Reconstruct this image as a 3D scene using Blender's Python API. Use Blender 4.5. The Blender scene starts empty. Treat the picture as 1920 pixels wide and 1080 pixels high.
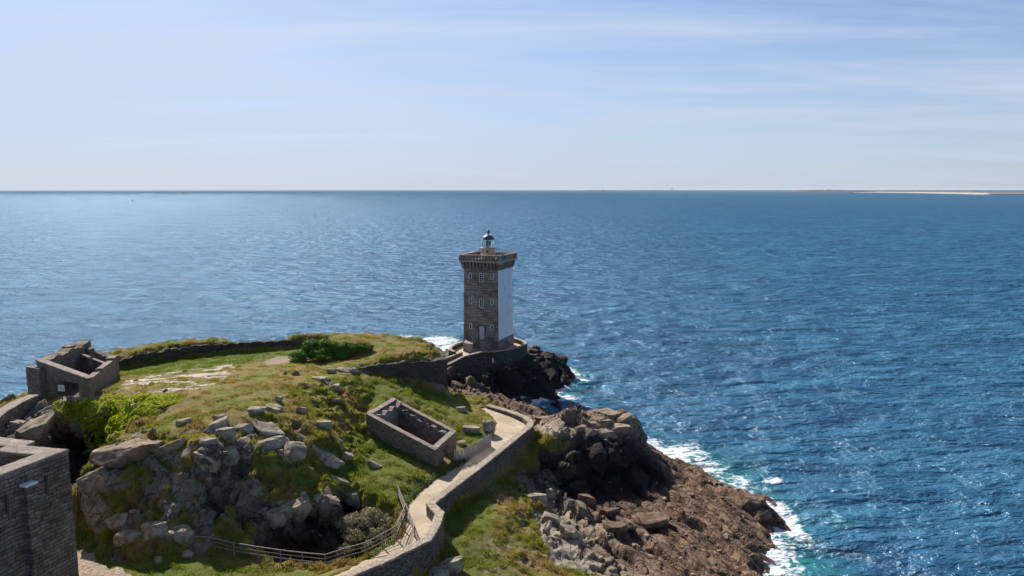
import bpy, bmesh, math, random
import numpy as np
from mathutils import Vector, Matrix, geometry
R = math.radians
sc = bpy.context.scene
COL = sc.collection
random.seed(7); rng = np.random.default_rng(11)

# ---------------------------------------------------------------- camera
H = 31.0; FPX = 1350.0
TH = math.atan(184.5 / FPX)
cd = bpy.data.cameras.new('camera'); cam = bpy.data.objects.new('camera', cd); COL.objects.link(cam)
cd.sensor_width = 36; cd.lens = FPX / 1920 * 36
cd.clip_start = 0.5; cd.clip_end = 300000
cam.location = (0, 0, H); cam.rotation_euler = (R(90) - TH, R(0.05), 0)
sc.camera = cam
sc.view_settings.view_transform = 'Standard'; sc.view_settings.look = 'None'
sc.view_settings.gamma = 1; sc.view_settings.use_curve_mapping = False
sc.view_settings.exposure = 0.62

# ---------------------------------------------------------------- sun and sky
SUN_AZ = R(-31)      # seen from the camera, left of straight ahead (+Y)
SUN_EL = R(36)
SKY = 0.05
sdir = Vector((math.sin(SUN_AZ) * math.cos(SUN_EL), math.cos(SUN_AZ) * math.cos(SUN_EL), math.sin(SUN_EL)))
sl = bpy.data.lights.new('sun', 'SUN'); sl.energy = 5.0; sl.angle = R(0.5); sl.color = (1, 0.94, 0.84)
so = bpy.data.objects.new('sun', sl); COL.objects.link(so)
so.rotation_euler = (-sdir).to_track_quat('-Z', 'Y').to_euler(); so.location = (0, 0, 200)
w = bpy.data.worlds.new('World'); sc.world = w; w.use_nodes = True
nt = w.node_tree; nt.nodes.clear()
def N(t, ty, **k):
    n = t.nodes.new(ty)
    for a, b in k.items():
        if a.startswith('i_'):
            key = a[2:].replace('_', ' ')
            n.inputs[key].default_value = b
        else: setattr(n, a, b)
    return n
L = lambda t, a, b: t.links.new(a, b)
def math_(t, op, a, b=None, c=None, clamp=False):
    n = t.nodes.new('ShaderNodeMath'); n.operation = op; n.use_clamp = clamp
    for i, v in enumerate((a, b, c)):
        if v is None: continue
        if isinstance(v, (int, float)): n.inputs[i].default_value = v
        else: t.links.new(v, n.inputs[i])
    return n.outputs[0]
def mixc(t, f, a, b, bt='MIX'):
    n = t.nodes.new('ShaderNodeMix'); n.data_type = 'RGBA'; n.blend_type = bt; n.clamp_factor = True
    if isinstance(a, (int, float)): a = (a, a, a)
    if isinstance(b, (int, float)): b = (b, b, b)
    for s, v in ((n.inputs[0], f), (n.inputs[6], a), (n.inputs[7], b)):
        if isinstance(v, (int, float)): s.default_value = v
        elif isinstance(v, tuple): s.default_value = (*v, 1) if len(v) == 3 else v
        else: t.links.new(v, s)
    return n.outputs[2]
def ramp(t, f, stops):
    n = t.nodes.new('ShaderNodeValToRGB'); t.links.new(f, n.inputs[0])
    e = n.color_ramp.elements
    while len(e) > 1: e.remove(e[-1])
    for i, (p, c) in enumerate(stops):
        if isinstance(c, (int, float)): c = (c, c, c)
        el = e[0] if i == 0 else e.new(p)
        el.position = p; el.color = (*c, 1)
    return n.outputs[0]
def mrange(t, v, a, b, c=0.0, d=1.0):
    n = t.nodes.new('ShaderNodeMapRange'); t.links.new(v, n.inputs[0])
    n.inputs[1].default_value = a; n.inputs[2].default_value = b; n.inputs[3].default_value = c; n.inputs[4].default_value = d
    return n.outputs[0]
def noise(t, vec, scale, detail=4, rough=0.55, dist=0.0):
    n = N(t, 'ShaderNodeTexNoise'); n.inputs['Scale'].default_value = scale; n.inputs['Detail'].default_value = detail
    n.inputs['Roughness'].default_value = rough; n.inputs['Distortion'].default_value = dist
    if vec is not None: t.links.new(vec, n.inputs['Vector'])
    return n.outputs['Fac']
def mapping(t, vec, scale=(1, 1, 1), rot=(0, 0, 0), loc=(0, 0, 0)):
    n = N(t, 'ShaderNodeMapping'); t.links.new(vec, n.inputs[0])
    n.inputs['Scale'].default_value = scale; n.inputs['Rotation'].default_value = rot; n.inputs['Location'].default_value = loc
    return n.outputs[0]
sky = N(nt, 'ShaderNodeTexSky', sky_type='NISHITA', sun_disc=False)
sky.sun_elevation = SUN_EL; sky.sun_rotation = SUN_AZ; sky.altitude = 30
sky.air_density = 1.0; sky.dust_density = 0.35; sky.ozone_density = 2.0
tc = N(nt, 'ShaderNodeTexCoord')
sep = N(nt, 'ShaderNodeSeparateXYZ'); L(nt, tc.outputs['Generated'], sep.inputs[0])
skv = N(nt, 'ShaderNodeCombineXYZ'); L(nt, sep.outputs[0], skv.inputs[0]); L(nt, sep.outputs[1], skv.inputs[1]); L(nt, math_(nt, 'MAXIMUM', sep.outputs[2], 0.004), skv.inputs[2])
try: L(nt, skv.outputs[0], sky.inputs['Vector'])
except Exception as e: print('skyvec', e)
# thin high cloud: direction projected on a plane high above, streaked
zz = math_(nt, 'MAXIMUM', sep.outputs[2], 0.0)
den = math_(nt, 'ADD', zz, 0.09)
px = math_(nt, 'DIVIDE', sep.outputs[0], den); py = math_(nt, 'DIVIDE', sep.outputs[1], den)
cv = N(nt, 'ShaderNodeCombineXYZ'); L(nt, px, cv.inputs[0]); L(nt, py, cv.inputs[1])
m1 = mapping(nt, cv.outputs[0], (0.34, 1.15, 1), (0, 0, R(-7)))
n1 = noise(nt, m1, 0.75, 8, 0.58, 0.5)
m2 = mapping(nt, cv.outputs[0], (0.7, 3.4, 1), (0, 0, R(-9)), (3, 1, 0))
n2 = noise(nt, m2, 0.9, 8, 0.62, 0.3)
cl = math_(nt, 'ADD', mrange(nt, n1, 0.42, 0.72), math_(nt, 'MULTIPLY', mrange(nt, n2, 0.45, 0.8), 0.45), clamp=True)
# veil thicker low over the sea and towards the sun
low = mrange(nt, zz, 0.0, 0.30, 0.85, 0.12)
left = mrange(nt, sep.outputs[0], -0.7, 0.65, 0.30, -0.16)
veil = math_(nt, 'ADD', math_(nt, 'ADD', low, left), math_(nt, 'MULTIPLY', cl, 0.62), clamp=True)
veil = math_(nt, 'MULTIPLY', veil, mrange(nt, sep.outputs[1], -0.35, 0.35, 0.12, 1.0))  # veil thinned behind the viewer, unseen, to weaken fill on shaded sides
skyc = mixc(nt, math_(nt, 'MULTIPLY', veil, 0.84), mixc(nt, 1.0, sky.outputs[0], (0.92, 1.10, 1.42), 'MULTIPLY'), mixc(nt, mrange(nt, zz, 0.0, 0.22), (7.3, 8.25, 10.1), (8.4, 9.6, 11.6)))
bg = N(nt, 'ShaderNodeBackground'); L(nt, skyc, bg.inputs[0]); bg.inputs[1].default_value = SKY
wo = N(nt, 'ShaderNodeOutputWorld'); L(nt, bg.outputs[0], wo.inputs[0])

# ---------------------------------------------------------------- image <-> world helpers
cT, sT = math.cos(TH), math.sin(TH)
def P(u, v, z):
    a, b = u - 960.0, 540.0 - v
    dy = cT * FPX + sT * b; dz = -sT * FPX + cT * b
    t = (z - H) / dz
    return (a * t, dy * t, z)
def PD(u, v, D):                       # point seen at (u,v) at world depth y = D
    a, b = u - 960.0, 540.0 - v
    dy = cT * FPX + sT * b; dz = -sT * FPX + cT * b
    t = D / dy
    return (a * t, D, H + dz * t)
def proj(x, y, z):
    zc = y * cT - (z - H) * sT
    up = y * sT + (z - H) * cT
    return 960 + FPX * x / zc, 540 - FPX * up / zc
def inpoly(u, v, poly):
    ins = np.zeros(u.shape, bool); n = len(poly); j = n - 1
    for i in range(n):
        xi, yi = poly[i]; xj, yj = poly[j]
        c = ((yi > v) != (yj > v)) & (u < (xj - xi) * (v - yi) / ((yj - yi) + 1e-9) + xi)
        ins ^= c; j = i
    return ins

# ---------------------------------------------------------------- object helpers
def tag(o, label=None, cat=None, group=None, kind=None):
    if label: o['label'] = label
    if cat: o['category'] = cat
    if group: o['group'] = group
    if kind: o['kind'] = kind
    return o
def empty(name, loc, label, cat, group=None, rz=0):
    o = bpy.data.objects.new(name, None); COL.objects.link(o); o.location = loc; o.rotation_euler = (0, 0, rz)
    o.empty_display_size = 0.3
    return tag(o, label, cat, group)
def mesh_obj(name, V, F, mat, parent=None, smooth=False, local=None):
    """V in world coordinates unless parent given with local=True."""
    V = np.asarray(V, dtype=np.float64).reshape(-1, 3)
    if parent is not None and not local:
        mi = parent.matrix_basis.inverted() if parent.parent is None else (parent.parent.matrix_basis @ parent.matrix_basis).inverted()
        M = np.array(mi); V = V @ M[:3, :3].T + M[:3, 3]
    me = bpy.data.meshes.new(name)
    me.from_pydata([tuple(p) for p in V], [], [tuple(int(i) for i in f) for f in F])
    if mat: me.materials.append(mat)
    if smooth: me.polygons.foreach_set('use_smooth', [True] * len(me.polygons))
    o = bpy.data.objects.new(name, me); COL.objects.link(o)
    if parent is not None: o.parent = parent
    me.update()
    return o
def fast_obj(name, V, F, mat, smooth=False, attrs=None):
    """large uniform-polygon mesh from numpy arrays (F is n x k)"""
    me = bpy.data.meshes.new(name)
    V = np.asarray(V, np.float32); F = np.asarray(F, np.int32); k = F.shape[1]
    me.vertices.add(len(V)); me.vertices.foreach_set('co', V.ravel())
    me.loops.add(F.size); me.loops.foreach_set('vertex_index', F.ravel())
    me.polygons.add(len(F)); me.polygons.foreach_set('loop_start', np.arange(0, F.size, k, dtype=np.int32))
    me.polygons.foreach_set('loop_total', np.full(len(F), k, np.int32))
    me.update(calc_edges=True)
    if smooth: me.polygons.foreach_set('use_smooth', np.ones(len(F), bool))
    me.materials.append(mat)
    for an, av in (attrs or {}).items():
        at = me.attributes.new(an, 'FLOAT', 'POINT'); at.data.foreach_set('value', np.asarray(av, np.float32).ravel())
    o = bpy.data.objects.new(name, me); COL.objects.link(o)
    return o
class MB:
    def __init__(s): s.V = []; s.F = []
    def add(s, V, F):
        b = len(s.V); s.V += [tuple(p) for p in V]; s.F += [tuple(i + b for i in f) for f in F]; return s
    def box(s, c, d, rz=0.0, M=None):
        x, y, z = d[0] / 2, d[1] / 2, d[2] / 2
        vs = [(-x, -y, -z), (x, -y, -z), (x, y, -z), (-x, y, -z), (-x, -y, z), (x, -y, z), (x, y, z), (-x, y, z)]
        ca, sa = math.cos(rz), math.sin(rz)
        vs = [(c[0] + a * ca - b * sa, c[1] + a * sa + b * ca, c[2] + e) for a, b, e in vs]
        return s.add(vs, [(0, 3, 2, 1), (4, 5, 6, 7), (0, 1, 5, 4), (1, 2, 6, 5), (2, 3, 7, 6), (3, 0, 4, 7)])
    def prism(s, bot, top):
        n = len(bot); V = list(bot) + list(top)
        F = [tuple(range(n - 1, -1, -1)), tuple(range(n, 2 * n))] + [(i, (i + 1) % n, n + (i + 1) % n, n + i) for i in range(n)]
        return s.add(V, F)
    def tube(s, pts, r, n=6, r2=None):
        pts = [Vector(p) for p in pts]; V = []; F = []
        m = len(pts)
        for i, p in enumerate(pts):
            d = (pts[min(i + 1, m - 1)] - pts[max(i - 1, 0)]).normalized()
            a = Vector((0, 0, 1)) if abs(d.z) < 0.9 else Vector((1, 0, 0))
            e1 = d.cross(a).normalized(); e2 = d.cross(e1)
            rr = r if r2 is None else r + (r2 - r) * i / (m - 1)
            for k in range(n):
                t = 2 * math.pi * k / n; V.append(tuple(p + e1 * rr * math.cos(t) + e2 * rr * math.sin(t)))
        for i in range(m - 1):
            for k in range(n):
                a = i * n + k; b = i * n + (k + 1) % n; F.append((a, b, b + n, a + n))
        F += [tuple(range(n - 1, -1, -1)), tuple(range((m - 1) * n, m * n))]
        return s.add(V, F)
    def lathe(s, c, prof, n=24):
        V = []; F = []; m = len(prof)
        for r, z in prof:
            for k in range(n):
                t = 2 * math.pi * k / n; V.append((c[0] + r * math.cos(t), c[1] + r * math.sin(t), c[2] + z))
        for i in range(m - 1):
            for k in range(n):
                a = i * n + k; b = i * n + (k + 1) % n; F.append((a, b, b + n, a + n))
        F += [tuple(range(n - 1, -1, -1)), tuple(range((m - 1) * n, m * n))]
        return s.add(V, F)
    def obj(s, name, mat, parent=None, smooth=False, local=None): return mesh_obj(name, s.V, s.F, mat, parent, smooth, local)

# ---------------------------------------------------------------- numpy noise
def _h(ix, iy, iz, seed=0):
    h = (ix.astype(np.int64) * 374761393 + iy.astype(np.int64) * 668265263 + iz.astype(np.int64) * 2147483647 + seed * 1274126177) & 0xFFFFFFFF
    h = ((h ^ (h >> 13)) * 1274126177) & 0xFFFFFFFF
    h = ((h ^ (h >> 16)) * 2246822519) & 0xFFFFFFFF
    h = h ^ (h >> 15)
    return (h & 0xFFFFFF) / float(0xFFFFFF)
def vnoise(p, seed=0):
    i = np.floor(p); f = p - i; i = i.astype(np.int64); f = f * f * f * (f * (f * 6 - 15) + 10)
    r = 0
    for dx in (0, 1):
        for dy in (0, 1):
            for dz in (0, 1):
                wgt = (f[:, 0] if dx else 1 - f[:, 0]) * (f[:, 1] if dy else 1 - f[:, 1]) * (f[:, 2] if dz else 1 - f[:, 2])
                r = r + wgt * _h(i[:, 0] + dx, i[:, 1] + dy, i[:, 2] + dz, seed)
    return r * 2 - 1
def fbm(p, oct=4, seed=0, gain=0.5):
    a = 1.0; r = 0; t = 0
    for k in range(oct):
        r = r + a * vnoise(p * (2.03 ** k) + 17.3 * k, seed + k); t += a; a *= gain
    return r / t
def worley(p, seed=0):
    """nearest cell: (random id 3 values, offset vector, F1, F2)"""
    i = np.floor(p).astype(np.int64); n = len(p)
    F1 = np.full(n, 9.0); F2 = np.full(n, 9.0); off = np.zeros((n, 3)); cid = np.zeros((n, 3), np.int64)
    for dx in (-1, 0, 1):
        for dy in (-1, 0, 1):
            for dz in (-1, 0, 1):
                c = i + np.array([dx, dy, dz])
                q = np.stack([c[:, k] + 0.12 + 0.76 * _h(c[:, 0], c[:, 1], c[:, 2], seed + 5 + k) for k in range(3)], 1)
                d = p - q; dd = (d * d).sum(1)
                near = dd < F1
                F2 = np.where(near, F1, np.minimum(F2, dd))
                F1 = np.where(near, dd, F1)
                off[near] = d[near]; cid[near] = c[near]
    rid = np.stack([_h(cid[:, 0], cid[:, 1], cid[:, 2], seed + 31 + k) for k in range(4)], 1)
    return rid, off, np.sqrt(F1), np.sqrt(F2)
def sstep(a, b, x):
    t = np.clip((x - a) / (b - a), 0, 1); return t * t * (3 - 2 * t)

# ---------------------------------------------------------------- materials
def mat_base(name):
    m = bpy.data.materials.new(name); m.use_nodes = True; t = m.node_tree
    b = t.nodes['Principled BSDF']; b.inputs['Roughness'].default_value = 0.9
    b.inputs['Specular IOR Level'].default_value = 0.2
    tc = N(t, 'ShaderNodeTexCoord')
    return m, t, b, tc
def bump(t, b, h, strength=0.6, dist=0.05):
    n = N(t, 'ShaderNodeBump'); n.inputs['Strength'].default_value = strength; n.inputs['Distance'].default_value = dist
    L(t, h, n.inputs['Height']); L(t, n.outputs[0], b.inputs['Normal'])
def rubble_mat(name, c1, c2, mortar, scale=2.6, zs=2.2, lichen=None, strength=0.8, mort=0.05):
    m, t, b, tc = mat_base(name); o = tc.outputs['Object']
    warp = N(t, 'ShaderNodeTexNoise'); warp.inputs['Scale'].default_value = 1.7; L(t, o, warp.inputs['Vector'])
    vm = N(t, 'ShaderNodeVectorMath', operation='MULTIPLY_ADD'); L(t, warp.outputs['Color'], vm.inputs[0]); vm.inputs[1].default_value = (0.25, 0.25, 0.12); L(t, o, vm.inputs[2])
    mp = mapping(t, vm.outputs[0], (1, 1, zs))
    v1 = N(t, 'ShaderNodeTexVoronoi', feature='F1'); v1.inputs['Scale'].default_value = scale; L(t, mp, v1.inputs['Vector'])
    v2 = N(t, 'ShaderNodeTexVoronoi', feature='DISTANCE_TO_EDGE'); v2.inputs['Scale'].default_value = scale; L(t, mp, v2.inputs['Vector'])
    sp = N(t, 'ShaderNodeSeparateColor'); L(t, v1.outputs['Color'], sp.inputs[0])
    n = noise(t, o, 9, 6)
    c = mixc(t, sp.outputs[0], c1, c2)
    c = mixc(t, mrange(t, n, 0.3, 0.75), c, mixc(t, 0.5, c, (c1[0] * 0.4, c1[1] * 0.4, c1[2] * 0.4)))
    big = noise(t, o, 0.35, 4)
    c = mixc(t, mrange(t, big, 0.4, 0.7, 0, 0.55), c, mixc(t, 1.0, c, (0.6, 0.57, 0.55), 'MULTIPLY'))
    if lichen: c = mixc(t, mrange(t, noise(t, o, 1.3, 6, 0.65), 0.56, 0.68, 0, 0.8), c, lichen)
    e = mrange(t, v2.outputs['Distance'], 0.0, mort)
    c = mixc(t, e, mortar, c)
    L(t, c, b.inputs['Base Color'])
    bump(t, b, math_(t, 'ADD', math_(t, 'MULTIPLY', e, 1.0), math_(t, 'MULTIPLY', n, 0.5)), strength, 0.06)
    return m
def plain_mat(name, col, var=0.25, rough=0.8, scale=6, spec=0.2, bmp=0.3, metal=0.0):
    m, t, b, tc = mat_base(name); o = tc.outputs['Object']
    n = noise(t, o, scale, 6, 0.6)
    c2 = tuple(x * (1 - var) for x in col); c1 = tuple(min(1, x * (1 + var)) for x in col)
    L(t, mixc(t, mrange(t, n, 0.3, 0.7), c2, c1), b.inputs['Base Color'])
    b.inputs['Roughness'].default_value = rough; b.inputs['Specular IOR Level'].default_value = spec; b.inputs['Metallic'].default_value = metal
    if bmp: bump(t, b, noise(t, o, scale * 4, 5), bmp, 0.02)
    return m
def course_mat(name, c1, c2, mortar, bw=0.8, bh=0.36, wob=0.0):
    m, t, b, tc = mat_base(name); o = tc.outputs['Object']
    s = N(t, 'ShaderNodeSeparateXYZ'); L(t, o, s.inputs[0])
    cv = N(t, 'ShaderNodeCombineXYZ'); L(t, math_(t, 'ADD', s.outputs[0], s.outputs[1]), cv.inputs[0]); L(t, s.outputs[2], cv.inputs[1])
    wz = N(t, 'ShaderNodeTexNoise'); wz.inputs['Scale'].default_value = 1.1; wz.inputs['Detail'].default_value = 4; L(t, o, wz.inputs['Vector'])
    wm_ = N(t, 'ShaderNodeVectorMath', operation='MULTIPLY_ADD'); L(t, wz.outputs['Color'], wm_.inputs[0]); wm_.inputs[1].default_value = (wob * 2.5, wob, 0); L(t, cv.outputs[0], wm_.inputs[2])
    br = N(t, 'ShaderNodeTexBrick'); L(t, wm_.outputs[0], br.inputs['Vector']); br.squash = 0.7; br.squash_frequency = 3; br.inputs['Scale'].default_value = 1
    br.inputs['Brick Width'].default_value = bw; br.inputs['Row Height'].default_value = bh; br.inputs['Mortar Size'].default_value = 0.022
    br.inputs['Mortar Smooth'].default_value = 0.3
    br.inputs['Color1'].default_value = (*c1, 1); br.inputs['Color2'].default_value = (*c2, 1); br.inputs['Mortar'].default_value = (*mortar, 1)
    n = noise(t, o, 7, 6); big = noise(t, o, 0.5, 5, 0.6)
    pc = N(t, 'ShaderNodeTexVoronoi'); pc.inputs['Scale'].default_value = 1 / bw; L(t, mapping(t, o, (1, 1, 2.2)), pc.inputs['Vector']); ps = N(t, 'ShaderNodeSeparateColor'); L(t, pc.outputs['Color'], ps.inputs[0])
    c = mixc(t, mrange(t, n, 0.3, 0.75, 0, 0.5), mixc(t, mrange(t, ps.outputs[0], .6, .9, 0, .8), br.outputs[0], mixc(t, 1.0, br.outputs[0], (0.55, 0.48, 0.45), 'MULTIPLY')), mixc(t, 1.0, br.outputs[0], (0.45, 0.42, 0.4), 'MULTIPLY'))
    c = mixc(t, mrange(t, big, 0.42, 0.7, 0, 0.7), c, mixc(t, 1.0, c, (0.62, 0.5, 0.45), 'MULTIPLY'))
    c = mixc(t, mrange(t, noise(t, o, 2.2, 7, 0.7), 0.6, 0.72, 0, 0.5), c, (0.33, 0.31, 0.28))
    L(t, c, b.inputs['Base Color'])
    bump(t, b, math_(t, 'SUBTRACT', math_(t, 'MULTIPLY', n, 0.5), br.outputs['Fac']), 0.7, 0.04)
    return m
M = {}
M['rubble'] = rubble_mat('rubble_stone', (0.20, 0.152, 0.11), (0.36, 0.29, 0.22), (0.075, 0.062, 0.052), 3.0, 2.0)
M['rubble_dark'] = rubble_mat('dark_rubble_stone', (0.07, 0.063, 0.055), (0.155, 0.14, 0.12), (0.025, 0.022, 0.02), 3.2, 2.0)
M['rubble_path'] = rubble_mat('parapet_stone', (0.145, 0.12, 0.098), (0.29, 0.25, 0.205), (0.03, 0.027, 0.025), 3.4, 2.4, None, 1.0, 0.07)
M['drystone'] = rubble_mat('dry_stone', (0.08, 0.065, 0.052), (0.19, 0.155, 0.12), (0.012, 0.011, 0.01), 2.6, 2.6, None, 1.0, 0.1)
M['coping'] = rubble_mat('coping_stone', (0.36, 0.29, 0.22), (0.50, 0.41, 0.32), (0.22, 0.18, 0.14), 2.2, 1.0, (0.30, 0.26, 0.16), 0.7, 0.04)
M['coping_grey'] = rubble_mat('grey_coping_stone', (0.27, 0.22, 0.18), (0.40, 0.335, 0.28), (0.14, 0.115, 0.10), 1.6, 1.0, (0.20, 0.17, 0.12), 0.5, 0.03)
M['fort'] = course_mat('fort_masonry', (0.175, 0.142, 0.11), (0.28, 0.235, 0.19), (0.065, 0.054, 0.045), 0.62, 0.23, 0.22)
M['granite'] = course_mat('granite_courses', (0.30, 0.243, 0.205), (0.43, 0.365, 0.315), (0.15, 0.127, 0.11), 0.9, 0.42)
M['granite_dark'] = plain_mat('dark_granite', (0.13, 0.10, 0.07), 0.4, 0.9, 3)
M['granite_pale'] = plain_mat('pale_granite', (0.44, 0.35, 0.27), 0.25, 0.9, 3)  # one even pale stone colour
M['iron'] = plain_mat('painted_iron', (0.06, 0.055, 0.05), 0.3, 0.55, 8, 0.4, 0)
M['rail'] = plain_mat('weathered_rail_wood', (0.24, 0.20, 0.165), 0.3, 0.8, 8, 0.2, 0.2)
M['dome'] = plain_mat('dome_metal', (0.05, 0.045, 0.045), 0.3, 0.45, 5, 0.5, 0.1)
M['white'] = plain_mat('white_paint', (0.74, 0.74, 0.74), 0.05, 0.7, 3)
M['picket'] = plain_mat('grey_wood', (0.42, 0.36, 0.30), 0.35, 0.9, 5)
M['concrete'] = plain_mat('stained_concrete', (0.19, 0.145, 0.105), 0.3, 0.9, 1.5)
m, t, b, tc = mat_base('window_glass'); b.inputs['Base Color'].default_value = (0.02, 0.025, 0.03, 1); b.inputs['Roughness'].default_value = 0.15; b.inputs['Specular IOR Level'].default_value = 0.5; M['pane'] = m
m, t, b, tc = mat_base('lantern_glass'); b.inputs['Base Color'].default_value = (0.93, 0.99, 0.98, 1); b.inputs['Roughness'].default_value = 0.02
b.inputs['Transmission Weight'].default_value = 1.0; b.inputs['IOR'].default_value = 1.05; M['glass'] = m
m, t, b, tc = mat_base('lens_glass'); b.inputs['Base Color'].default_value = (0.06, 0.09, 0.09, 1); b.inputs['Roughness'].default_value = 0.12; b.inputs['Specular IOR Level'].default_value = 0.9; M['lens'] = m
# white lime-washed face of the lighthouse: streaks of dirt running down
m, t, b, tc = mat_base('limewash'); o = tc.outputs['Object']
st = noise(t, mapping(t, o, (3.2, 3.2, 0.22)), 1.3, 6, 0.6)
c = mixc(t, mrange(t, st, 0.46, 0.72, 0, 0.75), (0.84, 0.84, 0.83), (0.50, 0.47, 0.43))
c = mixc(t, mrange(t, noise(t, mapping(t, o, (6, 6, .12)), 1.6, 5, .7), 0.60, 0.70, 0, .6), c, (0.36, 0.29, 0.23))
c = mixc(t, mrange(t, noise(t, o, 2.6, 7, 0.7), 0.66, 0.74, 0, 0.7), c, (0.3, 0.25, 0.2))
L(t, c, b.inputs['Base Color']); bump(t, b, noise(t, mapping(t, o, (1, 1, 2.4)), 2.5, 5), 0.35, 0.04); M['lime'] = m

def leaf_mat(name, ca, cb, cc=None, transl=0.25):
    m, t, b, tc = mat_base(name)
    g = N(t, 'ShaderNodeNewGeometry'); o = tc.outputs['Object']
    c = mixc(t, g.outputs['Random Per Island'], ca, cb)
    if cc: c = mixc(t, mrange(t, noise(t, o, 0.55, 4, 0.6), 0.42, 0.6), c, cc)
    L(t, c, b.inputs['Base Color']); b.inputs['Roughness'].default_value = 0.6
    tr = N(t, 'ShaderNodeBsdfTranslucent'); L(t, c, tr.inputs[0])
    mx = N(t, 'ShaderNodeMixShader'); mx.inputs[0].default_value = transl
    L(t, b.outputs[0], mx.inputs[1]); L(t, tr.outputs[0], mx.inputs[2]); L(t, mx.outputs[0], t.nodes['Material Output'].inputs[0])
    return m
M['ivy'] = leaf_mat('ivy_leaves', (0.20, 0.29, 0.008), (0.66, 0.68, 0.02), None, 0.4)
M['bush'] = leaf_mat('dark_bush_leaves', (0.045, 0.11, 0.01), (0.13, 0.25, 0.02), None, 0.3)
M['olive'] = leaf_mat('olive_shrub_leaves', (0.18, 0.165, 0.08), (0.44, 0.38, 0.22))
M['weed'] = leaf_mat('weed_leaves', (0.05, 0.10, 0.015), (0.12, 0.17, 0.03))
M['twig'] = plain_mat('twig_bark', (0.09, 0.07, 0.05), 0.3)
# ---- ground
m, t, b, tc = mat_base('rock_and_turf'); M['ground'] = m; o = tc.outputs['Object']
def attr(t, n): a = N(t, 'ShaderNodeAttribute', attribute_name=n); return a.outputs['Fac']
ag, ad, ap, ar = attr(t, 'grass'), attr(t, 'tidal'), attr(t, 'pale'), attr(t, 'cell')
nf = noise(t, o, 5.0, 7, 0.62); nm = noise(t, o, 0.7, 6, 0.6); nb = noise(t, o, 0.16, 4, 0.55)
# turf colours: green, olive, straw, rusty
g1 = mixc(t, mrange(t, nm, 0.36, 0.64), (0.135, 0.165, 0.018), (0.30, 0.245, 0.048))
g1 = mixc(t, mrange(t, noise(t, o, 0.33, 5, 0.62), 0.45, 0.62), g1, (0.32, 0.205, 0.075))
g1 = mixc(t, mrange(t, attr(t, 'lush'), 0.0, 1.0), g1, mixc(t, nf, (0.075, 0.125, 0.012), (0.17, 0.20, 0.026)))
g1 = mixc(t, mrange(t, nf, 0.35, 0.75, 0.0, 0.7), g1, mixc(t, 1.0, g1, (0.45, 0.42, 0.4), 'MULTIPLY'))
# rock colours
v = N(t, 'ShaderNodeTexVoronoi', feature='DISTANCE_TO_EDGE'); v.inputs['Scale'].default_value = 0.62
wv = N(t, 'ShaderNodeVectorMath', operation='MULTIPLY_ADD'); wn = N(t, 'ShaderNodeTexNoise'); wn.inputs['Scale'].default_value = 1.4; wn.inputs['Detail'].default_value = 5; L(t, o, wn.inputs['Vector'])
L(t, wn.outputs['Color'], wv.inputs[0]); wv.inputs[1].default_value = (1.9, 1.9, 1.9); L(t, mapping(t, o, (1, 0.45, 1.6), (0, R(18), R(-24))), wv.inputs[2]); L(t, wv.outputs[0], v.inputs['Vector'])
crack = mrange(t, v.outputs['Distance'], 0.0, 0.05)
r1 = mixc(t, ar, (0.115, 0.088, 0.058), (0.37, 0.30, 0.21))
r1 = mixc(t, mrange(t, noise(t, o, 2.2, 7, 0.66), 0.40, 0.62), r1, mixc(t, 0.5, r1, (0.08, 0.068, 0.055)))
r1 = mixc(t, mrange(t, noise(t, o, 1.1, 7, 0.7), 0.57, 0.66, 0, 0.6), r1, (0.36, 0.33, 0.265))
r1 = mixc(t, mrange(t, noise(t, mapping(t, o, loc=(9, 3, 1)), 0.5, 7, 0.7), 0.60, 0.70, 0, 0.85), r1, (0.34, 0.17, 0.06))
r1 = mixc(t, ap, r1, mixc(t, nf, (0.36, 0.30, 0.23), (0.56, 0.49, 0.40)))
# tidal rock: dark, brown
d1 = mixc(t, ar, (0.060, 0.038, 0.029), (0.150, 0.092, 0.062))
d1 = mixc(t, mrange(t, nm, 0.35, 0.65), d1, (0.27, 0.175, 0.112))
d1 = mixc(t, mrange(t, nf, 0.4, 0.7, 0, 0.6), d1, (0.06, 0.043, 0.036))
v4 = N(t, 'ShaderNodeTexVoronoi', feature='DISTANCE_TO_EDGE'); v4.inputs['Scale'].default_value = 1.0
w4 = N(t, 'ShaderNodeVectorMath', operation='MULTIPLY_ADD'); L(t, wn.outputs['Color'], w4.inputs[0]); w4.inputs[1].default_value = (0.9, 0.5, 0.9)
mr4 = N(t, 'ShaderNodeVectorRotate', rotation_type='Z_AXIS'); L(t, o, mr4.inputs['Vector']); mr4.inputs['Angle'].default_value = R(-25)
L(t, mapping(t, mr4.outputs[0], (1.5, 0.28, 1.2)), w4.inputs[2]); L(t, w4.outputs[0], v4.inputs['Vector'])
crk4 = mrange(t, v4.outputs['Distance'], 0.0, 0.07)
d1 = mixc(t, crk4, mixc(t, 1.0, d1, (0.38, 0.36, 0.36), 'MULTIPLY'), d1)
d1 = mixc(t, mrange(t, noise(t, mapping(t, mr4.outputs[0], (1.2, .3, 1)), 1.3, 6, .65), .5, .68), d1, mixc(t, 1.0, d1, (1.45, 1.4, 1.35), 'MULTIPLY'))
r1 = mixc(t, ad, r1, d1)
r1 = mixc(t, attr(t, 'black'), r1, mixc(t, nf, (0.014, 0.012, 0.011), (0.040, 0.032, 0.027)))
r1 = mixc(t, crack, mixc(t, 1.0, r1, (0.35, 0.33, 0.32), 'MULTIPLY'), r1)
gm = mrange(t, math_(t, 'ADD', ag, math_(t, 'MULTIPLY', math_(t, 'SUBTRACT', nf, 0.5), 0.5)), 0.42, 0.58)
c = mixc(t, gm, r1, g1)
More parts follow.
